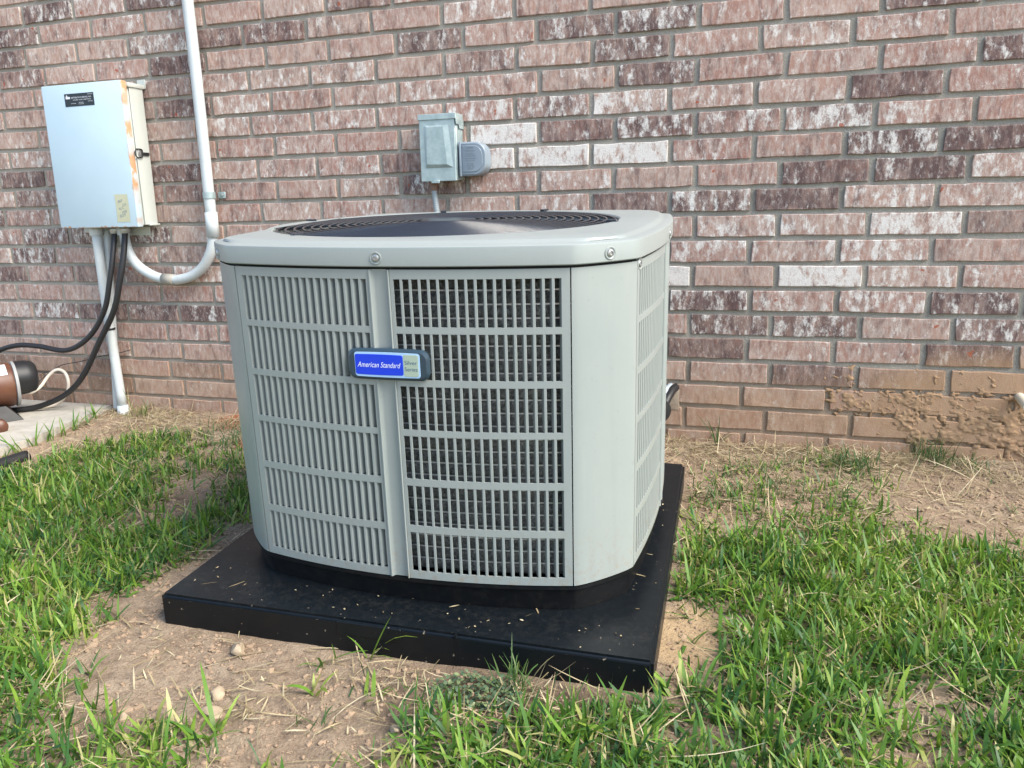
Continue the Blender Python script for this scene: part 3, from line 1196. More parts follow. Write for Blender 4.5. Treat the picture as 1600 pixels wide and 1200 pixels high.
n2 = t.noise(p, 130, 5, .65)
c = t.mix(t.mr(n, .3, .7), (.30, .38, .38), (.46, .55, .54))
c = t.mix(t.mr(n2, .55, .75, 0, .3), c, (.30, .33, .32))
t.set(c, t.mr(n, .3, .7, .38, .55), .35, .5)
GALV = t.m

cb = tag(empty("control_box", (-2.27, 0, -.325)), "rust-edged white metal control box with a small black label mounted on the bricks", "control box")
CBO = Matrix.Translation((2.27, 0, .325))


def loc(o):
    """objects built in wall coordinates keep their place under an Empty that has a location"""
    o.matrix_parent_inverse = o.parent.matrix_basis.inverted()
    return o


X0, X1, ZB, ZT, DP = -2.463, -2.080, -.594, -.058, .115
loc(box("body", X0 + .004, X1 - .003, -.092, -.006, ZB + .006, ZT - .006, CREAM, cb, .004))
bm = bmesh.new()
add_box(bm, X0, X1, -DP, -.086, ZB, ZT, .004, 2)
door = loc(bm_obj("door", bm, ENAMEL, cb, angle=40))
# hinge-side flange with returned lips, and the drip lip along its top
loc(box("side_flange", X1 + .0005, X1 + .0035, -.080, -.012, ZB + .008, ZT - .020, CREAM, cb, .0008, 1))
loc(box("drip_lip", X1 - .006, X1 + .009, -.090, -.004, ZT - .022, ZT - .006, CREAM, cb, .003))
loc(box("drip_lip", X1 - .004, X1 + .008, -.060, -.004, ZB + .004, ZB + .012, CREAM, cb, .002))
for (a, b, zz) in ((-2.105, -2.066, ZT - .016), (-2.300, -2.125, ZB - .030)):
    loc(box("mounting_flange", a, b, -.006, -.002, zz - .004, zz + .030, CREAM, cb, .0015, 1))
loc(box("mounting_flange", -2.46, -2.33, -.006, -.002, ZB - .02, ZB + .02, CREAM, cb, .0015, 1))
# latch on the side
M = Matrix.Translation((X1 + .0036, -.062, -.318)) @ Matrix.Rotation(math.pi / 2, 4, 'Y')
lt = loc(lathe("latch", [(.014, -.002), (.014, .002), (.012, .003), (.0, .003)], STEEL, cb, 18, M))
lt.data.transform(Matrix.Identity(4))
loc(box("hasp", X1 + .0030, X1 + .0100, -.060, -.020, -.326, -.314, RUBBER, cb, .002))
V, Fc = tube_geo(smooth_path([(X1 + .007, -.086, -.304), (X1 + .009, -.060, -.304), (X1 + .009, -.056, -.318), (X1 + .009, -.060, -.333), (X1 + .007, -.086, -.333), (X1 + .006, -.092, -.318), (X1 + .007, -.086, -.304)], 4), .0022, 8, False)
loc(mesh_obj("staple", V, Fc, RUBBER, cb, smooth=True))
# printed label
LBL = NT("label_black").set((.012, .018, .022), .4)
lb = loc(box("label", -2.353, -2.213, -DP - .0008, -DP + .001, -.1395, -.0930, LBL, cb))


def on_door(x, z, d=.0013):
    return Matrix.Translation((x, -DP - d, z)) @ Matrix.Rotation(math.pi / 2, 4, 'X')


for body, x, z, w, h in (("DISTRIBUTION SERVICE, INC.", -2.272, -.1085, .098, .0062), ("SALES AND SERVICE", -2.270, -.1165, .086, .0036),
                         ("PHONE", -2.312, -.1290, .024, .0030), ("REPAIR", -2.275, -.1268, .022, .0028), ("PARTS", -2.274, -.1322, .026, .0028),
                         ("OFFICE", -2.230, -.1240, .024, .0032), ("SINCE", -2.228, -.0985, .024, .0030)):
    o = text_mesh("lettering", body, WHT, w, h, on_door(x, z), cb)
    loc(o)
for pts in ([(-2.346, -.103), (-2.341, -.0965), (-2.336, -.103)], [(-2.347, -.112), (-2.347, -.1040), (-2.326, -.1040), (-2.326, -.112)]):
    loc(mesh_obj("emblem", [(x, -DP - .0013, z) for x, z in pts], [tuple(range(len(pts)))], WHT, cb))
# faded wavy sticker
STK = plain("yellowed_sticker", (.55, .54, .36), .55, var=.18, scale=22)
V, Fc = [], []
for i in range(13):
    f = i / 12
    z = -.470 - .104 * f
    wv = .0022 * math.sin(f * 3.1)
    V += [(-2.1755 + wv, -DP - .0009, z), (-2.114 + wv, -DP - .0009, z + .001 * math.sin(f * 6))]
for i in range(12):
    Fc.append((2 * i, 2 * i + 2, 2 * i + 3, 2 * i + 1))
loc(mesh_obj("sticker", V, Fc, STK, cb))
GREYP = NT("faded_print").set((.25, .30, .33), .6)
for i, (w, x) in enumerate(((.030, -2.150), (.026, -2.132), (.034, -2.149), (.028, -2.135), (.034, -2.145))):
    o = text_mesh("print", ("8EF", "21K", "4LC", "M38", "B29")[i], GREYP, w * .8, .010, on_door(x, -.495 - .0135 * i, .0014) @ Matrix.Rotation(.25, 4, 'Z'), cb)
    loc(o)
# cable glands under the box
for gx, gy in ((-2.252, -.055), (-2.203, -.052)):
    loc(lathe("cable_gland", [(.019, -.618), (.021, -.606), (.021, -.598), (.016, -.592)], STEEL, cb, 12, Matrix.Translation((gx, gy, 0))))
for gx, gy in ((-2.343, -.060), (-2.226, -.040)):
    loc(lathe("conduit_hub", [(.024, -.625), (.026, -.610), (.026, -.596), (.022, -.590)], PVC, cb, 16, Matrix.Translation((gx, gy, 0))))

# conduits
cd = tag(empty("electrical_conduit", (-1.81, -.035, -.48)), "long white plastic conduit dropping down the wall and curving up into the control box", "conduit")
loc(tube("riser", [(-1.845, -.035, 1.55), (-1.822, -.035, .6), (-1.810, -.035, .206), (-1.805, -.035, -.124), (-1.803, -.035, -.60)], .0205, PVC, cd, 16))
bend = [(-1.803, -.035, -.60), (-1.808, -.035, -.655), (-1.828, -.035, -.705), (-1.868, -.035, -.755), (-1.930, -.035, -.790), (-2.016, -.035, -.803), (-2.100, -.035, -.790), (-2.175, -.037, -.748), (-2.214, -.039, -.690), (-2.226, -.040, -.612)]
loc(tube("bend", bend, .0195, PVC, cd, 16))
loc(tube("coupling", [(-1.803, -.035, -.545), (-1.803, -.035, -.640)], .0235, PVC, cd, 18, 1))
loc(tube("coupling", [(-2.005, -.035, -.803), (-2.060, -.035, -.7995)], .0222, plain("brown_tape", (.33, .31, .26), .5), cd, 16, 1))
V, Fc = tube_geo([Vector((-1.803, -.035, -.470)), Vector((-1.803, -.035, -.494))], .0235, 18, False)
st = loc(mesh_obj("strap", V, Fc, GALV, cd, smooth=True))
loc(box("strap_tab", -1.785, -1.752, -.0065, -.0025, -.494, -.470, GALV, cd, .001, 1))
loc(lathe("strap_screw", [(.0065, 0), (.0060, .003), (.0, .0042)], STEEL, cd, 10, Matrix.Translation((-1.766, -.0065, -.482)) @ Matrix.Rotation(math.pi / 2, 4, 'X')))

p1 = tag(empty("drop_pipe", (-2.34, -.055, -1.38)), "front white plastic pipe leg running from the control box down to the soil", "pipe")
loc(tube("pipe", [(-2.343, -.060, -.600), (-2.343, -.056, -.968), (-2.336, -.050, -1.34)], .0185, PVC, p1, 16))
loc(tube("foot_collar", [(-2.336, -.050, -1.33), (-2.335, -.050, -1.46)], .0225, PVC, p1, 16, 1))
V, Fc = tube_geo([Vector((-2.341, -.056, -1.000)), Vector((-2.341, -.056, -1.008))], .0200, 14, True)
loc(mesh_obj("cable_tie", V, Fc, RUBBER, p1, smooth=True))
p2 = tag(tube("drop_pipe", [(-2.321, -.026, -.600), (-2.355, -.026, -.972), (-2.400, -.026, -1.47)], .0155, PVC, None, 14),
         "thinner pipe leg leaning behind the front one against the bricks", "pipe")
p1["group"] = p2["group"] = "pipes from the control box to the soil"

tag(tube("power_cable", [(-2.252, -.055, -.600), (-2.246, -.09, -.705), (-2.259, -.11, -.805), (-2.294, -.12, -.919), (-2.377, -.13, -1.024), (-2.494, -.14, -1.084), (-2.634, -.15, -1.070), (-2.744, -.16, -1.069), (-2.864, -.17, -1.104), (-3.05, -.20, -1.20), (-3.2, -.25, -1.22)], .0105, RUBBER, None, 12, 8),
    "upper black cable sweeping left along the bricks from the control box", "cable", "black cables from the control box")
tag(tube("power_cable", [(-2.203, -.052, -.600), (-2.202, -.08, -.705), (-2.218, -.10, -.805), (-2.256, -.11, -.920), (-2.343, -.12, -1.051), (-2.448, -.13, -1.199), (-2.547, -.14, -1.278), (-2.662, -.17, -1.325), (-2.747, -.22, -1.333), (-2.86, -.25, -1.333), (-3.1, -.3, -1.333)], .0115, RUBBER, None, 12, 8),
    "lower black cable falling in a long curve to the concrete slab", "cable", "black cables from the control box")
tag(tube("white_wire", [(-2.72, -.235, -1.252), (-2.695, -.22, -1.252), (-2.656, -.20, -1.257), (-2.634, -.17, -1.238), (-2.618, -.14, -1.199), (-2.590, -.12, -1.174), (-2.570, -.10, -1.189), (-2.557, -.10, -1.230), (-2.576, -.10, -1.281), (-2.627, -.10, -1.325), (-2.668, -.12, -1.338), (-2.728, -.16, -1.338), (-2.9, -.20, -1.338)], .0065, plain("cream_wire", (.68, .60, .50), .45, var=.05), None, 10, 8),
    "cream wire looping from the pump motor along the concrete", "wire")
tag(tube("thin_wire", [(-2.645, -.18, -1.225), (-2.60, -.10, -1.165), (-2.53, -.05, -1.15), (-2.45, -.02, -1.13), (-2.36, -.02, -1.115), (-2.30, -.004, -1.10)], .0018, RUBBER, None, 6, 8),
    "thin dark wire strung from the pump motor across the bricks", "wire")

# ------------------------------------------------------------------ pool pump at the left edge
BROWN = plain("rusty_brown_motor", (.105, .040, .022), .42, var=.25, scale=14, dirt=(.20, .10, .05), dirt_amt=.4)
WLAB = NT("paper_label").set((.72, .76, .78), .5)
pump = tag(empty("pool_pump", (-2.80, -.25, -1.345)), "rusty brown pump motor with black end cap on the concrete slab", "pump")
MX_ = Matrix.Translation((0, -.25, -1.215)) @ Matrix.Rotation(math.pi / 2, 4, 'Y')
loc(lathe("motor_body", [(.0, -3.06), (.088, -3.06), (.090, -3.05), (.090, -2.715), (.086, -2.705)], BROWN, pump, 36, MX_))
loc(lathe("end_band", [(.086, -2.704), (.0925, -2.702), (.0925, -2.692), (.087, -2.690)], plain("grey_band", (.30, .30, .29), .5), pump, 36, MX_))
loc(lathe("end_cap", [(.070, -2.690), (.070, -2.655), (.064, -2.628), (.050, -2.616), (.0, -2.612)], RUBBER, pump, 36, Matrix.Translation((0, 0, .022)) @ MX_))


def wrap(name, x0, x1, a0, a1, r, mat):
    V, Fc = [], []
    n = 10
    for i in range(n + 1):
        a = a0 + (a1 - a0) * i / n
        for x in (x0, x1):
            V.append((x, -.25 - r * math.cos(a), -1.215 + r * math.sin(a)))
    for i in range(n):
        Fc.append((2 * i, 2 * i + 1, 2 * i + 3, 2 * i + 2))
    return loc(mesh_obj(name, V, Fc, mat, pump, smooth=True))


wrap("label", -2.95, -2.725, .62, 1.30, .0908, WLAB)
wrap("label", -2.86, -2.765, -.10, .52, .0908, WLAB)
wrap("label", -2.83, -2.772, -.42, -.14, .0908, WLAB)
bm = bmesh.new()
v0 = [(-3.05, -.37), (-2.70, -.37), (-2.70, -.14), (-3.05, -.14)]
lo = [bm.verts.new((x, y, -1.3445)) for x, y in v0]
hi = [bm.verts.new((x - (.05 if x > -2.8 else 0), y * .75 - .06, -1.286)) for x, y in v0]
bm.faces.new(hi)
for i in range(4):
    bm.faces.new((lo[i], lo[(i + 1) % 4], hi[(i + 1) % 4], hi[i]))
loc(bm_obj("foot", bm, BASEBLK, pump))
loc(lathe("volute", [(.0, -3.22), (.12, -3.22), (.135, -3.20), (.135, -3.10), (.10, -3.06), (.0, -3.06)], RUBBER, pump, 32, MX_))
loc(lathe("strainer_pot", [(.0, -1.345), (.10, -1.345), (.11, -1.32), (.11, -1.13), (.125, -1.12), (.125, -1.09), (.0, -1.075)], RUBBER, pump, 32, Matrix.Translation((-3.36, -.25, 0))))
loc(lathe("drain_plug", [(.0, -.03), (.022, -.03), (.026, -.02), (.026, .02), (.018, .028), (.0, .03)], BROWN, pump, 18, Matrix.Translation((-2.80, -.51, -1.325)) @ Matrix.Rotation(math.pi / 2, 4, 'X')))

pump.rotation_euler = (0, 0, math.radians(58))
pump.location = (-2.755, -.317, -1.345)

tag(tube("black_hose", [(-2.187, -.648, -1.362), (-2.192, -.75, -1.362), (-2.19, -.86, -1.364), (-2.18, -1.3, -1.385)], .024, RUBBER, None, 14),
    "short end of black drain hose lying in the grass by the concrete slab", "hose")

# ------------------------------------------------------------------ disconnect box with outlet cover
db = tag(empty("disconnect_box", (-.84, 0, -.356)), "galvanised steel disconnect box mounted on the bricks above the air conditioner", "electrical box")
DX0, DX1, DZB, DZT, DD = -.905, -.773, -.462, -.250, .070
loc(box("body", DX0 + .002, DX1 - .001, -.062, -.003, DZB + .003, DZT - .003, GALV, db, .002, 1))
# front cover with a raised panel
bm = bmesh.new()
add_box(bm, DX0, DX1 - .004, -DD, -.060, DZB, DZT - .012, .0015, 1)
o_, i_ = (DX0 + .020, DX1 - .026, -.418, DZT - .030), (DX0 + .030, DX1 - .036, -.410, DZT - .036)
ov = [bm.verts.new((x, -DD - .0004, z)) for x, z in ((o_[0], o_[2]), (o_[1] + .014, o_[2]), (o_[1], o_[3]), (o_[0] - .002, o_[3]))]
iv = [bm.verts.new((x, -DD - .0065, z)) for x, z in ((i_[0] - .003, i_[2] + .004), (i_[1] + .004, i_[2] + .002), (i_[1] - .008, i_[3]), (i_[0], i_[3]))]
bm.faces.new(iv)
for i in range(4):
    bm.faces.new((ov[i], ov[(i + 1) % 4], iv[(i + 1) % 4], iv[i]))
loc(bm_obj("cover", bm, GALV, db))
# rain hood folded over the top
bm = bmesh.new()
add_box(bm, DX0 - .003, DX1 + .002, -DD - .0035, -.003, DZT - .013, DZT + .006, .0015, 1)
hood = loc(bm_obj("hood", bm, GALV, db))
loc(box("hood_cheek", DX1 + .0025, DX1 + .0038, -DD - .003, -.004, DZT - .030, DZT - .011, GALV, db, .0005, 1))
loc(box("hood_cheek", DX1 + .0025, DX1 + .0038, -.045, -.004, DZT - .042, DZT - .0305, GALV, db, .0005, 1))
loc(box("cover_tab", -.868, -.838, -DD - .0022, -DD + .004, DZB - .006, DZB + .004, GALV, db, .001, 1))
loc(lathe("gland", [(.013, -.492), (.013, -.474), (.016, -.472), (.016, -.460)], plain("rusty_gland", (.20, .12, .08), .6), db, 14, Matrix.Translation((-.876, -.034, 0))))

GREYPL = plain("grey_plastic", (.235, .285, .325), .45, var=.05)
DGREY = NT("moulded_lettering").set((.13, .16, .18), .5)
oc = tag(empty("outlet_cover", (-.722, 0, -.392)), "rounded grey plastic outlet cover with moulded writing, on the box's right side", "outlet cover")


def dshape(x0, x1, z0, z1, r, n=8):
    pts = [(x0, z0)]
    for i in range(n + 1):
        a = math.radians(-90 + 90 * i / n)
        pts.append((x1 - r + r * math.cos(a), z0 + r + r * math.sin(a)))
    for i in range(n + 1):
        a = math.radians(90 * i / n)
        pts.append((x1 - r + r * math.cos(a), z1 - r + r * math.sin(a)))
    pts.append((x0, z1))
    return pts


OX0, OX1, OZ0, OZ1 = -.766, -.674, -.447, -.338
bm = bmesh.new()
extrude_outline(bm, dshape(OX0, OX1, OZ0, OZ1, .040), lambda u, v, d: Vector((u, -d, v)), .004, .060, .005)
loc(bm_obj("cover", bm, GREYPL, oc, angle=35))
bm = bmesh.new()
extrude_outline(bm, dshape(OX0 + .010, OX1 - .011, OZ0 + .012, OZ1 - .012, .032), lambda u, v, d: Vector((u, -d, v)), .058, .0622, .0012)
loc(bm_obj("raised_face", bm, GREYPL, oc, angle=35))
loc(box("hinge_rib", OX0 - .001, OX0 + .006, -.064, -.030, OZ0 - .002, OZ1 + .002, GREYPL, oc, .002))
for i, (s_, w, h) in enumerate((("CAUTION", .024, .0052), ("DISCONNECT POWER", .032, .0034), ("FOR USE ONLY", .030, .0034), ("WITH COVER CLOSED", .038, .0034),
                                ("WHEN UNATTENDED", .038, .0034), ("WET LOCATIONS", .032, .0034))):
    z = (-.357, -.367, -.377, -.3835, -.392, -.3985)[i]
    loc(text_mesh("lettering", s_, DGREY, w, h, Matrix.Translation((-.728, -.0626, z)) @ Matrix.Rotation(math.pi / 2, 4, 'X'), oc))
for i in range(4):
    loc(text_mesh("lettering", ("IN USE", "COVER", "TYPE 3R", "LISTED")[i], DGREY, (.022, .028, .028, .022)[i], .0036, Matrix.Translation((-.728, -.0626, -.4085 - .0055 * i)) @ Matrix.Rotation(math.pi / 2, 4, 'X'), oc))

# ribbed flexible conduit from the disconnect box down behind the unit
path = smooth_path([(-.876, -.034, -.470), (-.873, -.036, -.497), (-.866, -.042, -.545), (-.850, -.055, -.66), (-.83, -.10, -.85), (-.80, -.25, -1.0), (-.78, -.37, -1.06), (-.78, -.43, -1.07)], 34)
rad = [.0098 + .0009 * math.sin(i * 2.1) for i in range(len(path))]
V, Fc = tube_geo(path, rad, 12)
tag(mesh_obj("flexible_conduit", V, Fc, plain("grey_flex", (.28, .32, .33), .5), smooth=True), "ribbed grey flexible conduit hanging below the disconnect box", "conduit")

# refrigerant lines where they leave the wall
ls = tag(empty("refrigerant_line", (-.06, 0, -1.18)), "black insulated refrigerant line looping out of the wall beside the air conditioner", "pipe")
loc(tube("insulation", [(-.036, .03, -1.158), (-.048, -.02, -1.158), (-.058, -.06, -1.174), (-.074, -.10, -1.200), (-.115, -.20, -1.215), (-.17, -.33, -1.20), (-.21, -.42, -1.19)], .0135, RUBBER, ls, 14))
loc(lathe("insulation_end", [(.0, -.004), (.038, -.004), (.040, .006), (.040, .016), (.0, .020)], RUBBER, ls, 20, Matrix.Translation((-.086, -.115, -1.208)) @ Matrix.Rotation(math.pi / 2, 4, 'X') @ Matrix.Rotation(.5, 4, 'Y')))
loc(tube("copper_pipe", [(-.052, .03, -1.152), (-.074, -.05, -1.165), (-.092, -.10, -1.185), (-.15, -.30, -1.18), (-.22, -.42, -1.16)], .013, plain("pale_tape", (.42, .48, .52), .45), ls, 12))
loc(box("wall_patch", -.125, -.030, -.003, .012, -1.235, -1.150, MORTAR, ls, .003, 2))

# pipe stub on the right
ps = tag(empty("pipe_stub", (.965, 0, -1.138)), "cream plastic pipe stub poking out of the muddy bricks", "pipe")
V, Fc = [], []
M = Matrix.Translation((.962, .02, -1.136)) @ Matrix.Rotation(math.radians(96), 4, 'X')
loc(lathe("pipe", [(.013, 0), (.0135, .0), (.0135, .108), (.0125, .110), (.0105, .110), (.0105, .06), (.0, .06)], plain("cream_pvc", (.64, .58, .44), .45, dirt=(.40, .28, .16), dirt_amt=.5), ps, 18, M))

# ------------------------------------------------------------------ vegetation
def leaf_material(name, cols, trans=.35, rough=.45):
    t = NT(name)
    tn = t.attr("tint", 'GEOMETRY')
    al = t.attr("along", 'GEOMETRY')
    k = t.n.new("ShaderNodeValToRGB")
    t.link(tn, k.inputs[0])
    els = k.color_ramp.elements
    els[0].position, els[0].color = cols[0][0], (*cols[0][1], 1)
    els[1].position, els[1].color = cols[-1][0], (*cols[-1][1], 1)
    for pz, cc in cols[1:-1]:
        e = els.new(pz)
        e.color = (*cc, 1)
    c = k.outputs[0]
    c = t.mix(t.mr(al, .0, .35, .45, 0), c, (.20, .19, .075))          # paler leaf bases
    n = t.noise(t.P(), 90, 4)
    c = t.mix(t.mr(n, .35, .7, 0, .25), c, (.055, .085, .02))
    t.set(c, rough, 0, .4)
    tr = t.n.new("ShaderNodeBsdfTranslucent")
    t.link(c, tr.inputs[0])
    ms = t.n.new("ShaderNodeMixShader")
    ms.inputs[0].default_value = trans
    t.link(t.b.outputs[0], ms.inputs[1])
    t.link(tr.outputs[0], ms.inputs[2])
    t.link(ms.outputs[0], t.n["Material Output"].inputs[0])
    return t.m


GREEN = leaf_material("grass_blade", [(0, (.042, .125, .036)), (.30, (.085, .200, .030)), (.62, (.165, .31, .036)), (.88, (.28, .39, .052)), (1, (.52, .45, .20))])
FINEG = leaf_material("fine_grass", [(0, (.036, .095, .030)), (.6, (.080, .165, .040)), (.9, (.17, .22, .06)), (1, (.42, .36, .18))])
STRAWM = leaf_material("straw", [(0, (.22, .155, .085)), (.5, (.42, .33, .19)), (1, (.62, .53, .35))], .1, .7)
CLOVER = leaf_material("clover_leaf", [(0, (.07, .125, .075)), (.6, (.12, .19, .10)), (1, (.25, .30, .14))], .25)


def blades(name, bx, by, bz, L, W, az, tilt, curl, tint, mat, segs=4, parent=None, fold=.0):
    """many blades as one mesh. all arrays; tilt = start angle from vertical, curl = extra bend to the tip"""
    n = len(bx)
    k = segs + 1
    s = np.linspace(0, 1, k)
    wprof = np.interp(s, [0, .25, .7, .92, 1], [.65, 1, .85, .45, .08])
    ang = tilt[:, None] + curl[:, None] * s[None] ** 1.3
    ds = (L / segs)[:, None]
    h = np.concatenate([np.zeros((n, 1)), np.cumsum(np.sin((ang[:, 1:] + ang[:, :-1]) / 2) * ds, 1)], 1)
    v = np.concatenate([np.zeros((n, 1)), np.cumsum(np.cos((ang[:, 1:] + ang[:, :-1]) / 2) * ds, 1)], 1)
    tw = rng.normal(0, .5, n)[:, None] * s[None]
    ca, sa = np.cos(az)[:, None], np.sin(az)[:, None]
    cx, cy = bx[:, None] + h * ca, by[:, None] + h * sa
    cz = bz[:, None] + v
    hw = W[:, None] / 2 * wprof[None]
    px, py = -sa * np.cos(tw), ca * np.cos(tw)
    pz = np.sin(tw)
    A = np.stack([cx - px * hw, cy - py * hw, cz - pz * hw], -1)
    B = np.stack([cx + px * hw, cy + py * hw, cz + pz * hw], -1)
    V = np.stack([A, B], 2).reshape(n, 2 * k, 3)
    base = np.array([[2 * i, 2 * i + 1, 2 * i + 3, 2 * i + 2] for i in range(segs)])
    Fc = (base[None] + (np.arange(n) * 2 * k)[:, None, None]).reshape(-1, 4)
    tt = np.repeat(tint, 2 * k)
    al = np.tile(np.repeat(s, 2), n)
    return raw_mesh(name, V.reshape(-1, 3), Fc, mat, parent, smooth=True, attrs={"tint": tt, "along": al})


PAD_POLY = [tuple((PAD_LOC + PAD_R @ Vector((sx * (PAD_W / 2 + .012), sy * (PAD_D / 2 + .012), 0)))[:2]) for sx, sy in ((-1, -1), (1, -1), (1, 1), (-1, 1))]
SLAB_POLY = [(-4.7, -1.27), (-2.255, -1.27), (-2.315, -.50), (-2.39, -.16), (-2.415, .1), (-4.7, .1)]
G1 = [(-2.20, -1.1), (-2.16, -.78), (-2.12, -.62), (-2.06, -.47), (-1.90, -.30), (-1.62, -.36), (-1.38, -.52), (-1.09, -.88), (-1.10, -1.05), (-1.09, -1.20), (-1.11, -1.30), (-1.09, -1.44), (-1.02, -1.57), (-1.00, -1.64), (-.93, -1.74), (-.84, -1.76), (-.70, -1.76), (-.58, -1.74), (-.44, -1.80), (-.30, -1.80), (-.20, -1.78), (-.10, -2.9), (-4.6, -2.9), (-4.6, -1.3), (-2.3, -1.3)]
G1BARE = [(-1.51, -.84), (-1.45, -.70), (-1.31, -.67), (-1.15, -.88), (-1.22, -.97), (-1.27, -1.06), (-1.36, -1.01)]
G2 = [(.07, -.93), (.12, -.80), (.22, -.74), (.31, -.68), (.46, -.50), (.56, -.60), (.68, -.70), (.87, -.70), (1.4, -.75), (3.2, -.6), (3.2, -2.9), (-.2, -2.9), (-.22, -1.8), (-.30, -1.66), (-.17, -1.565), (-.08, -1.52), (.07, -1.47), (.10, -1.41), (.155, -1.33), (.15, -1.14), (.08, -1.04)]
G3 = [(.06, -.43), (.12, -.28), (.30, -.17), (.50, -.06), (.59, -.28), (.50, -.50), (.34, -.70), (.10, -.81), (.07, -.93), (.05, -.6)]
G4 = [(-1.22, -.86), (-1.12, -.72), (-1.05, -.78), (-1.06, -.98), (-1.12, -1.06), (-1.24, -1.02)]


def scatter(n, x0, x1, y0, y1):
    return rng.uniform(x0, x1, n), rng.uniform(y0, y1, n)


def free(x, y):
    return ~in_poly(x, y, PAD_POLY) & ~in_poly(x, y, SLAB_POLY) & (y < -.012)


def density(x, y):
    jx = x + vnoise(x, y, .09, 41) * .05 + rng.normal(0, .035, len(x))
    jy = y + vnoise(x, y, .09, 42) * .05 + rng.normal(0, .035, len(x))
    d = np.zeros(len(x))
    d = np.where(in_poly(jx, jy, G1), .95, d)
    d = np.where(in_poly(jx, jy, G2), .95, d)
    d = np.where(in_poly(jx, jy, G3), .20, d)
    d = np.where(in_poly(jx, jy, G4), .45, d)
    d = np.where(in_poly(jx, jy, G1BARE), .07, d)
    # thinner towards the wall on the left and round the bare patches
    left = in_poly(jx, jy, G1)
    d = np.where(left & (y > -.75) & (x > -1.75), d * .45, d)
    patch = vnoise(x, y, .16, 43) + .6 * vnoise(x, y, .06, 44)
    d = d * np.clip(1.15 + .75 * patch, .12, 1.25)
    d = np.where(left & (y < -1.68) & (x > -.85), d * .45, d)
    d = np.where(((x - .13) / .07) ** 2 + ((y + 1.2) / .13) ** 2 < 1, d * .1, d)
    d = np.where(((x + .19) / .13) ** 2 + ((y + 1.50) / .06) ** 2 < 1, d * .12, d)
    d = np.where((np.abs(x + 2.165) < .07) & (y > -.95) & (y < -.6), d * .12, d)
    d = np.where(((x - .16) / .06) ** 2 + ((y + 1.50) / .05) ** 2 < 1, d * .2, d)
    return d * free(x, y)


def lawn(n_tuft, x0, x1, y0, y1, kscale):
    x, y = scatter(n_tuft, x0, x1, y0, y1)
    d = density(x, y)
    kp = rng.uniform(0, 1, n_tuft) < d
    x, y = x[kp], y[kp]
    nb = rng.integers(3, 7, len(x))
    bx = np.repeat(x, nb) + rng.normal(0, .008, nb.sum())
    by = np.repeat(y, nb) + rng.normal(0, .008, nb.sum())
    ok = free(bx, by)
    tone = np.repeat(rng.normal(0, .13, len(x)) + .18 * vnoise(x, y, .22, 51), nb)[ok]
    bx, by = bx[ok], by[ok]
    n = len(bx)
    L = rng.gamma(6, .0076, n) * kscale
    L = np.clip(L, .018, .11)
    far = np.clip((by + 1.0) / .9, 0, 1)
    L *= 1 - .42 * far
    W = np.where(rng.uniform(0, 1, n) < .35, rng.uniform(.0018, .0035, n), rng.uniform(.0040, .0084, n)) * (1 - .3 * far)
    az = rng.uniform(0, 2 * np.pi, n)
    tilt = np.abs(rng.normal(.72, .38, n))
    curl = rng.normal(.45, .65, n)
    tint = np.clip(rng.normal(.45, .21, n) + tone, 0, .93)
    dead = rng.uniform(0, 1, n) < .08
    tint = np.where(dead, rng.uniform(.93, 1, n), tint)
    bz = ground_z(bx, by) - .004
    return bx, by, bz, L, W, az, tilt, curl, tint


parts = [lawn(44000, -2.5, 1.35, -2.25, -.03, 1.0), lawn(9000, -4.4, -2.2, -2.6, -1.2, 1.0), lawn(7000, 1.35, 3.0, -2.6, -.2, 1.0), lawn(3500, -2.5, 1.35, -2.8, -2.25, 1.0)]
arr = [np.concatenate(a) for a in zip(*parts)]
g = blades("lawn_grass", *arr, GREEN)
tag(g, "broad bladed green lawn grass growing thick on either side of the pad", "grass", kind="stuff")

# thin weedy grass near the wall and in the bare soil
x, y = scatter(16000, -2.3, 1.6, -1.95, -.03)
d = np.where(in_poly(x, y, G3), .36, .012) * np.clip(.6 + 1.3 * vnoise(x, y, .13, 61), 0, 1.4)
d = np.where((x > -1.95) & (x < -1.15) & (y > -.75) & (y < -.14), .28 * np.clip(.4 + 1.5 * vnoise(x, y, .14, 62), 0, 1.4), d)
kp = (rng.uniform(0, 1, len(x)) < d) & free(x, y)
x, y = x[kp], y[kp]
nb = rng.integers(3, 8, len(x))
bx, by = np.repeat(x, nb) + rng.normal(0, .012, nb.sum()), np.repeat(y, nb) + rng.normal(0, .012, nb.sum())
ok = free(bx, by)
bx, by = bx[ok], by[ok]
n = len(bx)
g = blades("fine_grass", bx, by, ground_z(bx, by) - .003, rng.gamma(6, .0075, n), rng.uniform(.0014, .0032, n), rng.uniform(0, 6.3, n), np.abs(rng.normal(.7, .35, n)), rng.normal(.6, .5, n),
           np.clip(rng.normal(.4, .22, n), 0, 1), FINEG)
tag(g, "thin weedy grass scattered over the bare soil near the wall", "grass", kind="stuff")

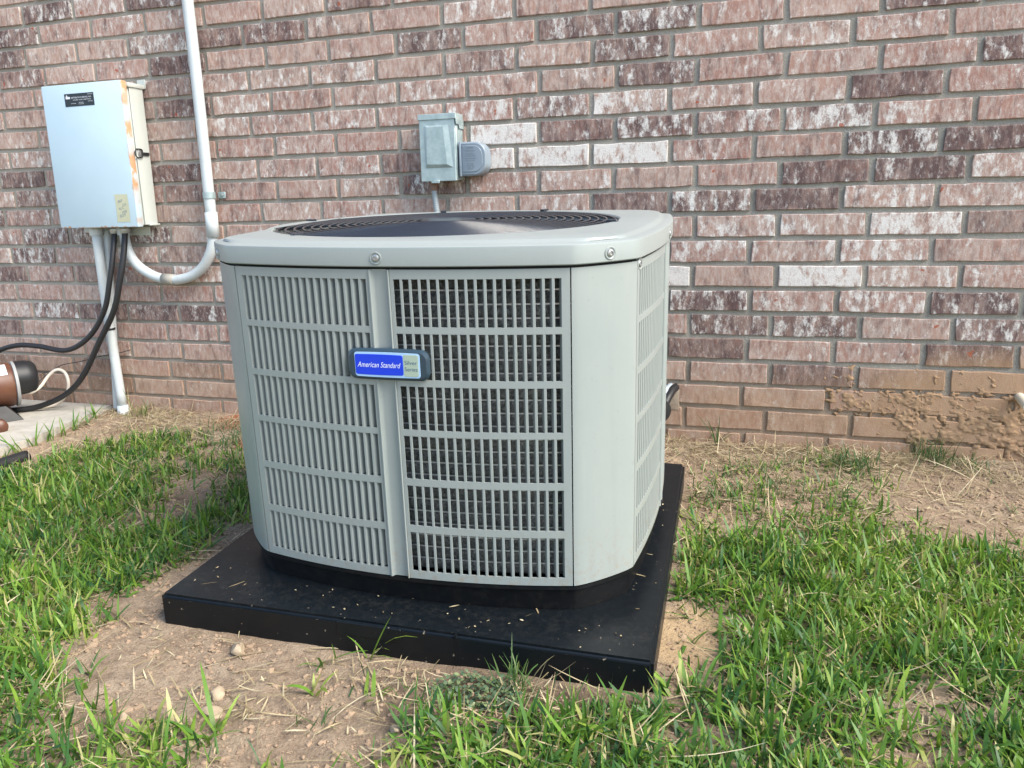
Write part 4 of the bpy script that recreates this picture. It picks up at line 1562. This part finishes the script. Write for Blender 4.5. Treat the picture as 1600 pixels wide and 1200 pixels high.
# straw, thatch and dead runners lying on the soil
x, y = scatter(85000, -2.6, 1.9, -2.0, -.01)
d = .07 + .16 * (density(x, y) > .1)
wallband = np.exp(-(y / .17) ** 2)
d = d + .95 * wallband * np.clip(.45 + 1.2 * vnoise(x, y, .18, 71), 0, 1.2) * np.where((x > -2.4) & (x < -1.75), 1.0, np.where(x > -.1, .9, .35))
d = d + .25 * np.where((x > .4) & (y > -.55), np.clip(.3 + vnoise(x, y, .2, 72), 0, 1), 0)
d = d + .22 * np.where((x > -1.05) & (x < .1) & (y < -1.43) & (y > -1.78), np.clip(.2 + 1.2 * vnoise(x, y, .12, 73), 0, 1), 0)
d = d + .75 * np.exp(-(((x + 1.98) / .24) ** 2 + ((y + .20) / .13) ** 2)) + .5 * np.exp(-(((x - .2) / .12) ** 2 + ((y + .09) / .08) ** 2)) + .6 * np.exp(-(((x - .45) / .14) ** 2 + ((y + .10) / .10) ** 2))
d = d + .45 * np.exp(-(((x + 2.10) / .10) ** 2 + ((y + .50) / .16) ** 2))
kp = (rng.uniform(0, 1, len(x)) < d) & free(x, y)
bx, by = x[kp], y[kp]
n = len(bx)
long_ = rng.uniform(0, 1, n) < .16
L = np.where(long_, rng.uniform(.06, .17, n), rng.gamma(3, .012, n))
g = blades("dry_straw", bx, by, ground_z(bx, by) + .003 + rng.exponential(.004, n), L, rng.uniform(.0012, .0032, n), rng.uniform(0, 6.3, n), rng.normal(1.47, .16, n), rng.normal(.1, .45, n),
           np.clip(rng.normal(.55, .27, n), 0, 1), STRAWM)
tag(g, "dry straw and dead runners lying over the bare soil", "straw", kind="stuff")

# soil crumbs
n = 90000
x, y = scatter(n, -2.4, 1.9, -2.0, -.01)
kp = free(x, y) & (rng.uniform(0, 1, n) < np.clip(.55 + .5 * vnoise(x, y, .1, 81), .05, 1))
x, y = x[kp], y[kp]
sz = np.clip(rng.exponential(.0019, len(x)) + .0010, 0, .0065)
big = rng.uniform(0, 1, len(x)) < .018
sz = np.where(big, rng.uniform(.006, .013, len(x)), sz)
CRUMB = plain("soil_crumb", (.31, .222, .150), .95, var=.30, scale=26, spec=.1)
g = lumps("soil_crumbs", np.stack([x, y, ground_z(x, y) + np.where(big, -sz * .15, sz * .15)], -1), sz, (1.0, .8, .6), CRUMB, .45)
g.data.polygons.foreach_set("use_smooth", np.zeros(len(g.data.polygons), bool))
tag(g, "loose crumbs of tan soil scattered round the pad", "soil crumbs", kind="stuff")

# debris lying on the pad
n = 900
lx = rng.uniform(-PAD_W / 2 + .02, PAD_W / 2 - .02, n)
ly = rng.uniform(-PAD_D / 2 + .012, PAD_D / 2 - .02, n)
near = np.exp(-np.abs(ly + .415) / .035) + .7 * np.exp(-np.abs(lx - .45) / .03) * (ly < .2) + .10 + .6 * np.exp(-((lx + .36) / .05) ** 2 - ((ly + .34) / .06) ** 2)
kp = (rng.uniform(0, 1, n) < near * .55) & ~((np.abs(lx - .01) < .42) & (np.abs(ly - .05) < .44))
W_ = [PAD_LOC + PAD_R @ Vector((a, b, .0025)) for a, b in zip(lx[kp], ly[kp])]
wx, wy, wz = (np.array([w[i] for w in W_]) for i in range(3))
n = len(wx)
g = blades("plant_debris", wx, wy, wz, np.where(rng.uniform(0, 1, n) < .15, rng.uniform(.015, .04, n), rng.uniform(.002, .009, n)), rng.uniform(.0010, .0035, n), rng.uniform(0, 6.3, n), np.full(n, 1.55), rng.normal(0, .06, n), np.clip(rng.normal(.6, .3, n), 0, 1), STRAWM, 3)
tag(g, "bits of straw and clippings lying on top of the black pad", "plant debris", kind="stuff")


def tuft(x, y, n, Lm, W, label, cat="weed", mat=GREEN, tilt=.5, tint=.5, spread=.012, name="weed_tuft", group=None, az=(0, 6.3)):
    z = float(ground_z(np.array([x]), np.array([y]))[0])
    bx, by = rng.normal(0, spread, n), rng.normal(0, spread, n)
    o = blades(name, bx, by, np.zeros(n) - .004, rng.gamma(8, Lm / 8, n), rng.uniform(W * .6, W * 1.2, n), rng.uniform(az[0], az[1], n), np.abs(rng.normal(tilt, .3, n)), rng.normal(.5, .4, n), np.clip(rng.normal(tint, .18, n), 0, 1), mat, 5)
    o.location = (x, y, z)
    return tag(o, label, cat, group)


tuft(-.150, -1.470, 60, .062, .0028, "wispy pale weed with bare yellow roots in front of the pad's front edge", tint=.62, tilt=.55, mat=FINEG, spread=.016)
o = blades("roots", rng.normal(0, .006, 16), rng.normal(0, .006, 16), np.full(16, .022), rng.uniform(.03, .055, 16), rng.uniform(.001, .002, 16), rng.uniform(0, 6.3, 16), rng.normal(2.5, .3, 16), rng.normal(0, .5, 16), rng.uniform(.5, 1, 16), STRAWM, 4)
bpy.context.view_layer.update()
root_owner = bpy.data.objects["weed_tuft"]
o.parent = root_owner
tuft(-.440, -1.446, 5, .125, .0045, "tall thin grass sprig rising in front of the pad's middle", "grass sprig", tint=.62, tilt=.26, spread=.003, name="grass_sprig", az=(3.0, 6.4))
tuft(-.515, -1.478, 6, .085, .0050, "low bent grass sprig lying left of the tall one", "grass sprig", tint=.45, tilt=.9, spread=.012, name="grass_sprig", az=(3.2, 6.2))
tuft(.73, -.045, 150, .075, .0022, "bushy dark green weed growing against the muddy bricks", mat=FINEG, tint=.25, spread=.035, tilt=.6)
tuft(.83, -.075, 70, .050, .0022, "smaller weed just right of the bushy one by the muddy bricks", mat=FINEG, tint=.35, spread=.03, tilt=.7)
tuft(.50, -.175, 140, .060, .0028, "dark green tuft among dry straw near the wall", mat=FINEG, tint=.3, spread=.030, tilt=.9)
tuft(-1.86, -.36, 90, .055, .0050, "dark leafy weed clump below the two pipe legs", mat=GREEN, tint=.15, spread=.035, tilt=.8)
tuft(-2.20, -.10, 30, .075, .0040, "small dry weed with curled stems at the foot of the pipes", mat=FINEG, tint=.9, spread=.025, tilt=.5)
tuft(.10, -.03, 8, .110, .0040, "few thin green stems rising against the bricks right of the air conditioner", mat=FINEG, tint=.4, spread=.003, tilt=.35)
tuft(-1.06, -.93, 60, .055, .0050, "grass clump leaning on the pad's left edge", mat=GREEN, tint=.6, spread=.05, tilt=.7)
for i in range(8):
    a = i / 7
    tuft(-2.29 - .075 * a ** 1.5, -.66 + .5 * a, 7, .075, .006, ("first" if i == 7 else "second" if i == 6 else "third" if i == 5 else "fourth" if i == 4 else "fifth" if i == 3 else "sixth" if i == 2 else "seventh" if i == 1 else "last") + " grass sprout along the slab edge counting from the pipe legs", "grass sprout", tint=.5, spread=.006, tilt=.40, name="grass_sprout", group="sprouts along the slab edge")
# bright broad leaves on the bare soil in front
for (x, y, n_, l_, lab) in ((-.585, -1.70, 9, .06, "bright green broad bladed sprout at the bottom edge of the bare soil"),
                            (-.48, -1.56, 6, .05, "small yellow tipped sprout in the middle of the bare soil"),
                            (-.38, -1.55, 5, .06, "slim upright sprout in the bare soil right of the yellow tipped one")):
    tuft(x, y, n_, l_, .008, lab, "grass sprout", tint=.75, spread=.007, tilt=.62, name="grass_sprout")
# clover
n = 420
a, r = rng.uniform(0, 6.3, n), np.sqrt(rng.uniform(0, 1, n))
cx, cy = r * np.cos(a) * .080, r * np.sin(a) * .048
o = blades("clover_patch", cx, cy, np.abs(rng.normal(.006, .006, n)), rng.uniform(.006, .011, n), rng.uniform(.005, .008, n), rng.uniform(0, 6.3, n), rng.normal(1.2, .3, n), rng.normal(.3, .2, n), rng.uniform(0, 1, n), CLOVER, 3)
o.location = (-.205, -1.505, float(ground_z(np.array([-.205]), np.array([-1.505]))[0]) + .002)
tag(o, "grey-green patch of tiny creeping leaves beside the wispy weed", "clover")

# stones
t = NT("stone")
nn = t.noise(t.obj(), 40, 6, .6)
t.set(t.mix(t.mr(nn, .3, .7), (.31, .235, .155), (.47, .375, .26)), .9, 0, .2)
t.bump(nn, .5, .003)
STONE = t.m


def stone(x, y, s, label, seed, mat=None):
    bm = bmesh.new()
    bmesh.ops.create_icosphere(bm, subdivisions=3, radius=1)
    rr = random.Random(seed)
    cuts = [Vector((rr.gauss(0, 1), rr.gauss(0, 1), rr.gauss(0, 1))).normalized() for _ in range(11)]
    lim = [rr.uniform(.48, .82) for _ in cuts]
    for v in bm.verts:
        for c_, l_ in zip(cuts, lim):
            d_ = v.co.dot(c_)
            if d_ > l_:
                v.co -= c_ * (d_ - l_)
        v.co = Vector((v.co.x * s[0], v.co.y * s[1], v.co.z * s[2]))
    o = bm_obj("stone", bm, mat or STONE, angle=25)
    o.location = (x, y, float(ground_z(np.array([x]), np.array([y]))[0]) + s[2] * .35)
    o.rotation_euler = (rr.uniform(-.3, .3), rr.uniform(-.3, .3), rr.uniform(0, 6))
    return tag(o, label, "stone")


stone(-.690, -1.497, (.026, .020, .017), "largest pale stone touching the pad's front edge", 1)
stone(-.640, -1.622, (.016, .015, .011), "round pinkish stone in the bare soil below the largest one", 2)
stone(-.622, -1.665, (.024, .017, .009), "flat yellowish stone half sunk in the bare soil", 3)
stone(-.30, -1.62, (.011, .010, .009), "small white stone in the bare soil in front of the pad", 4)
stone(-.745, -1.725, (.010, .009, .007), "little brown stone beside the lower left grass", 5)
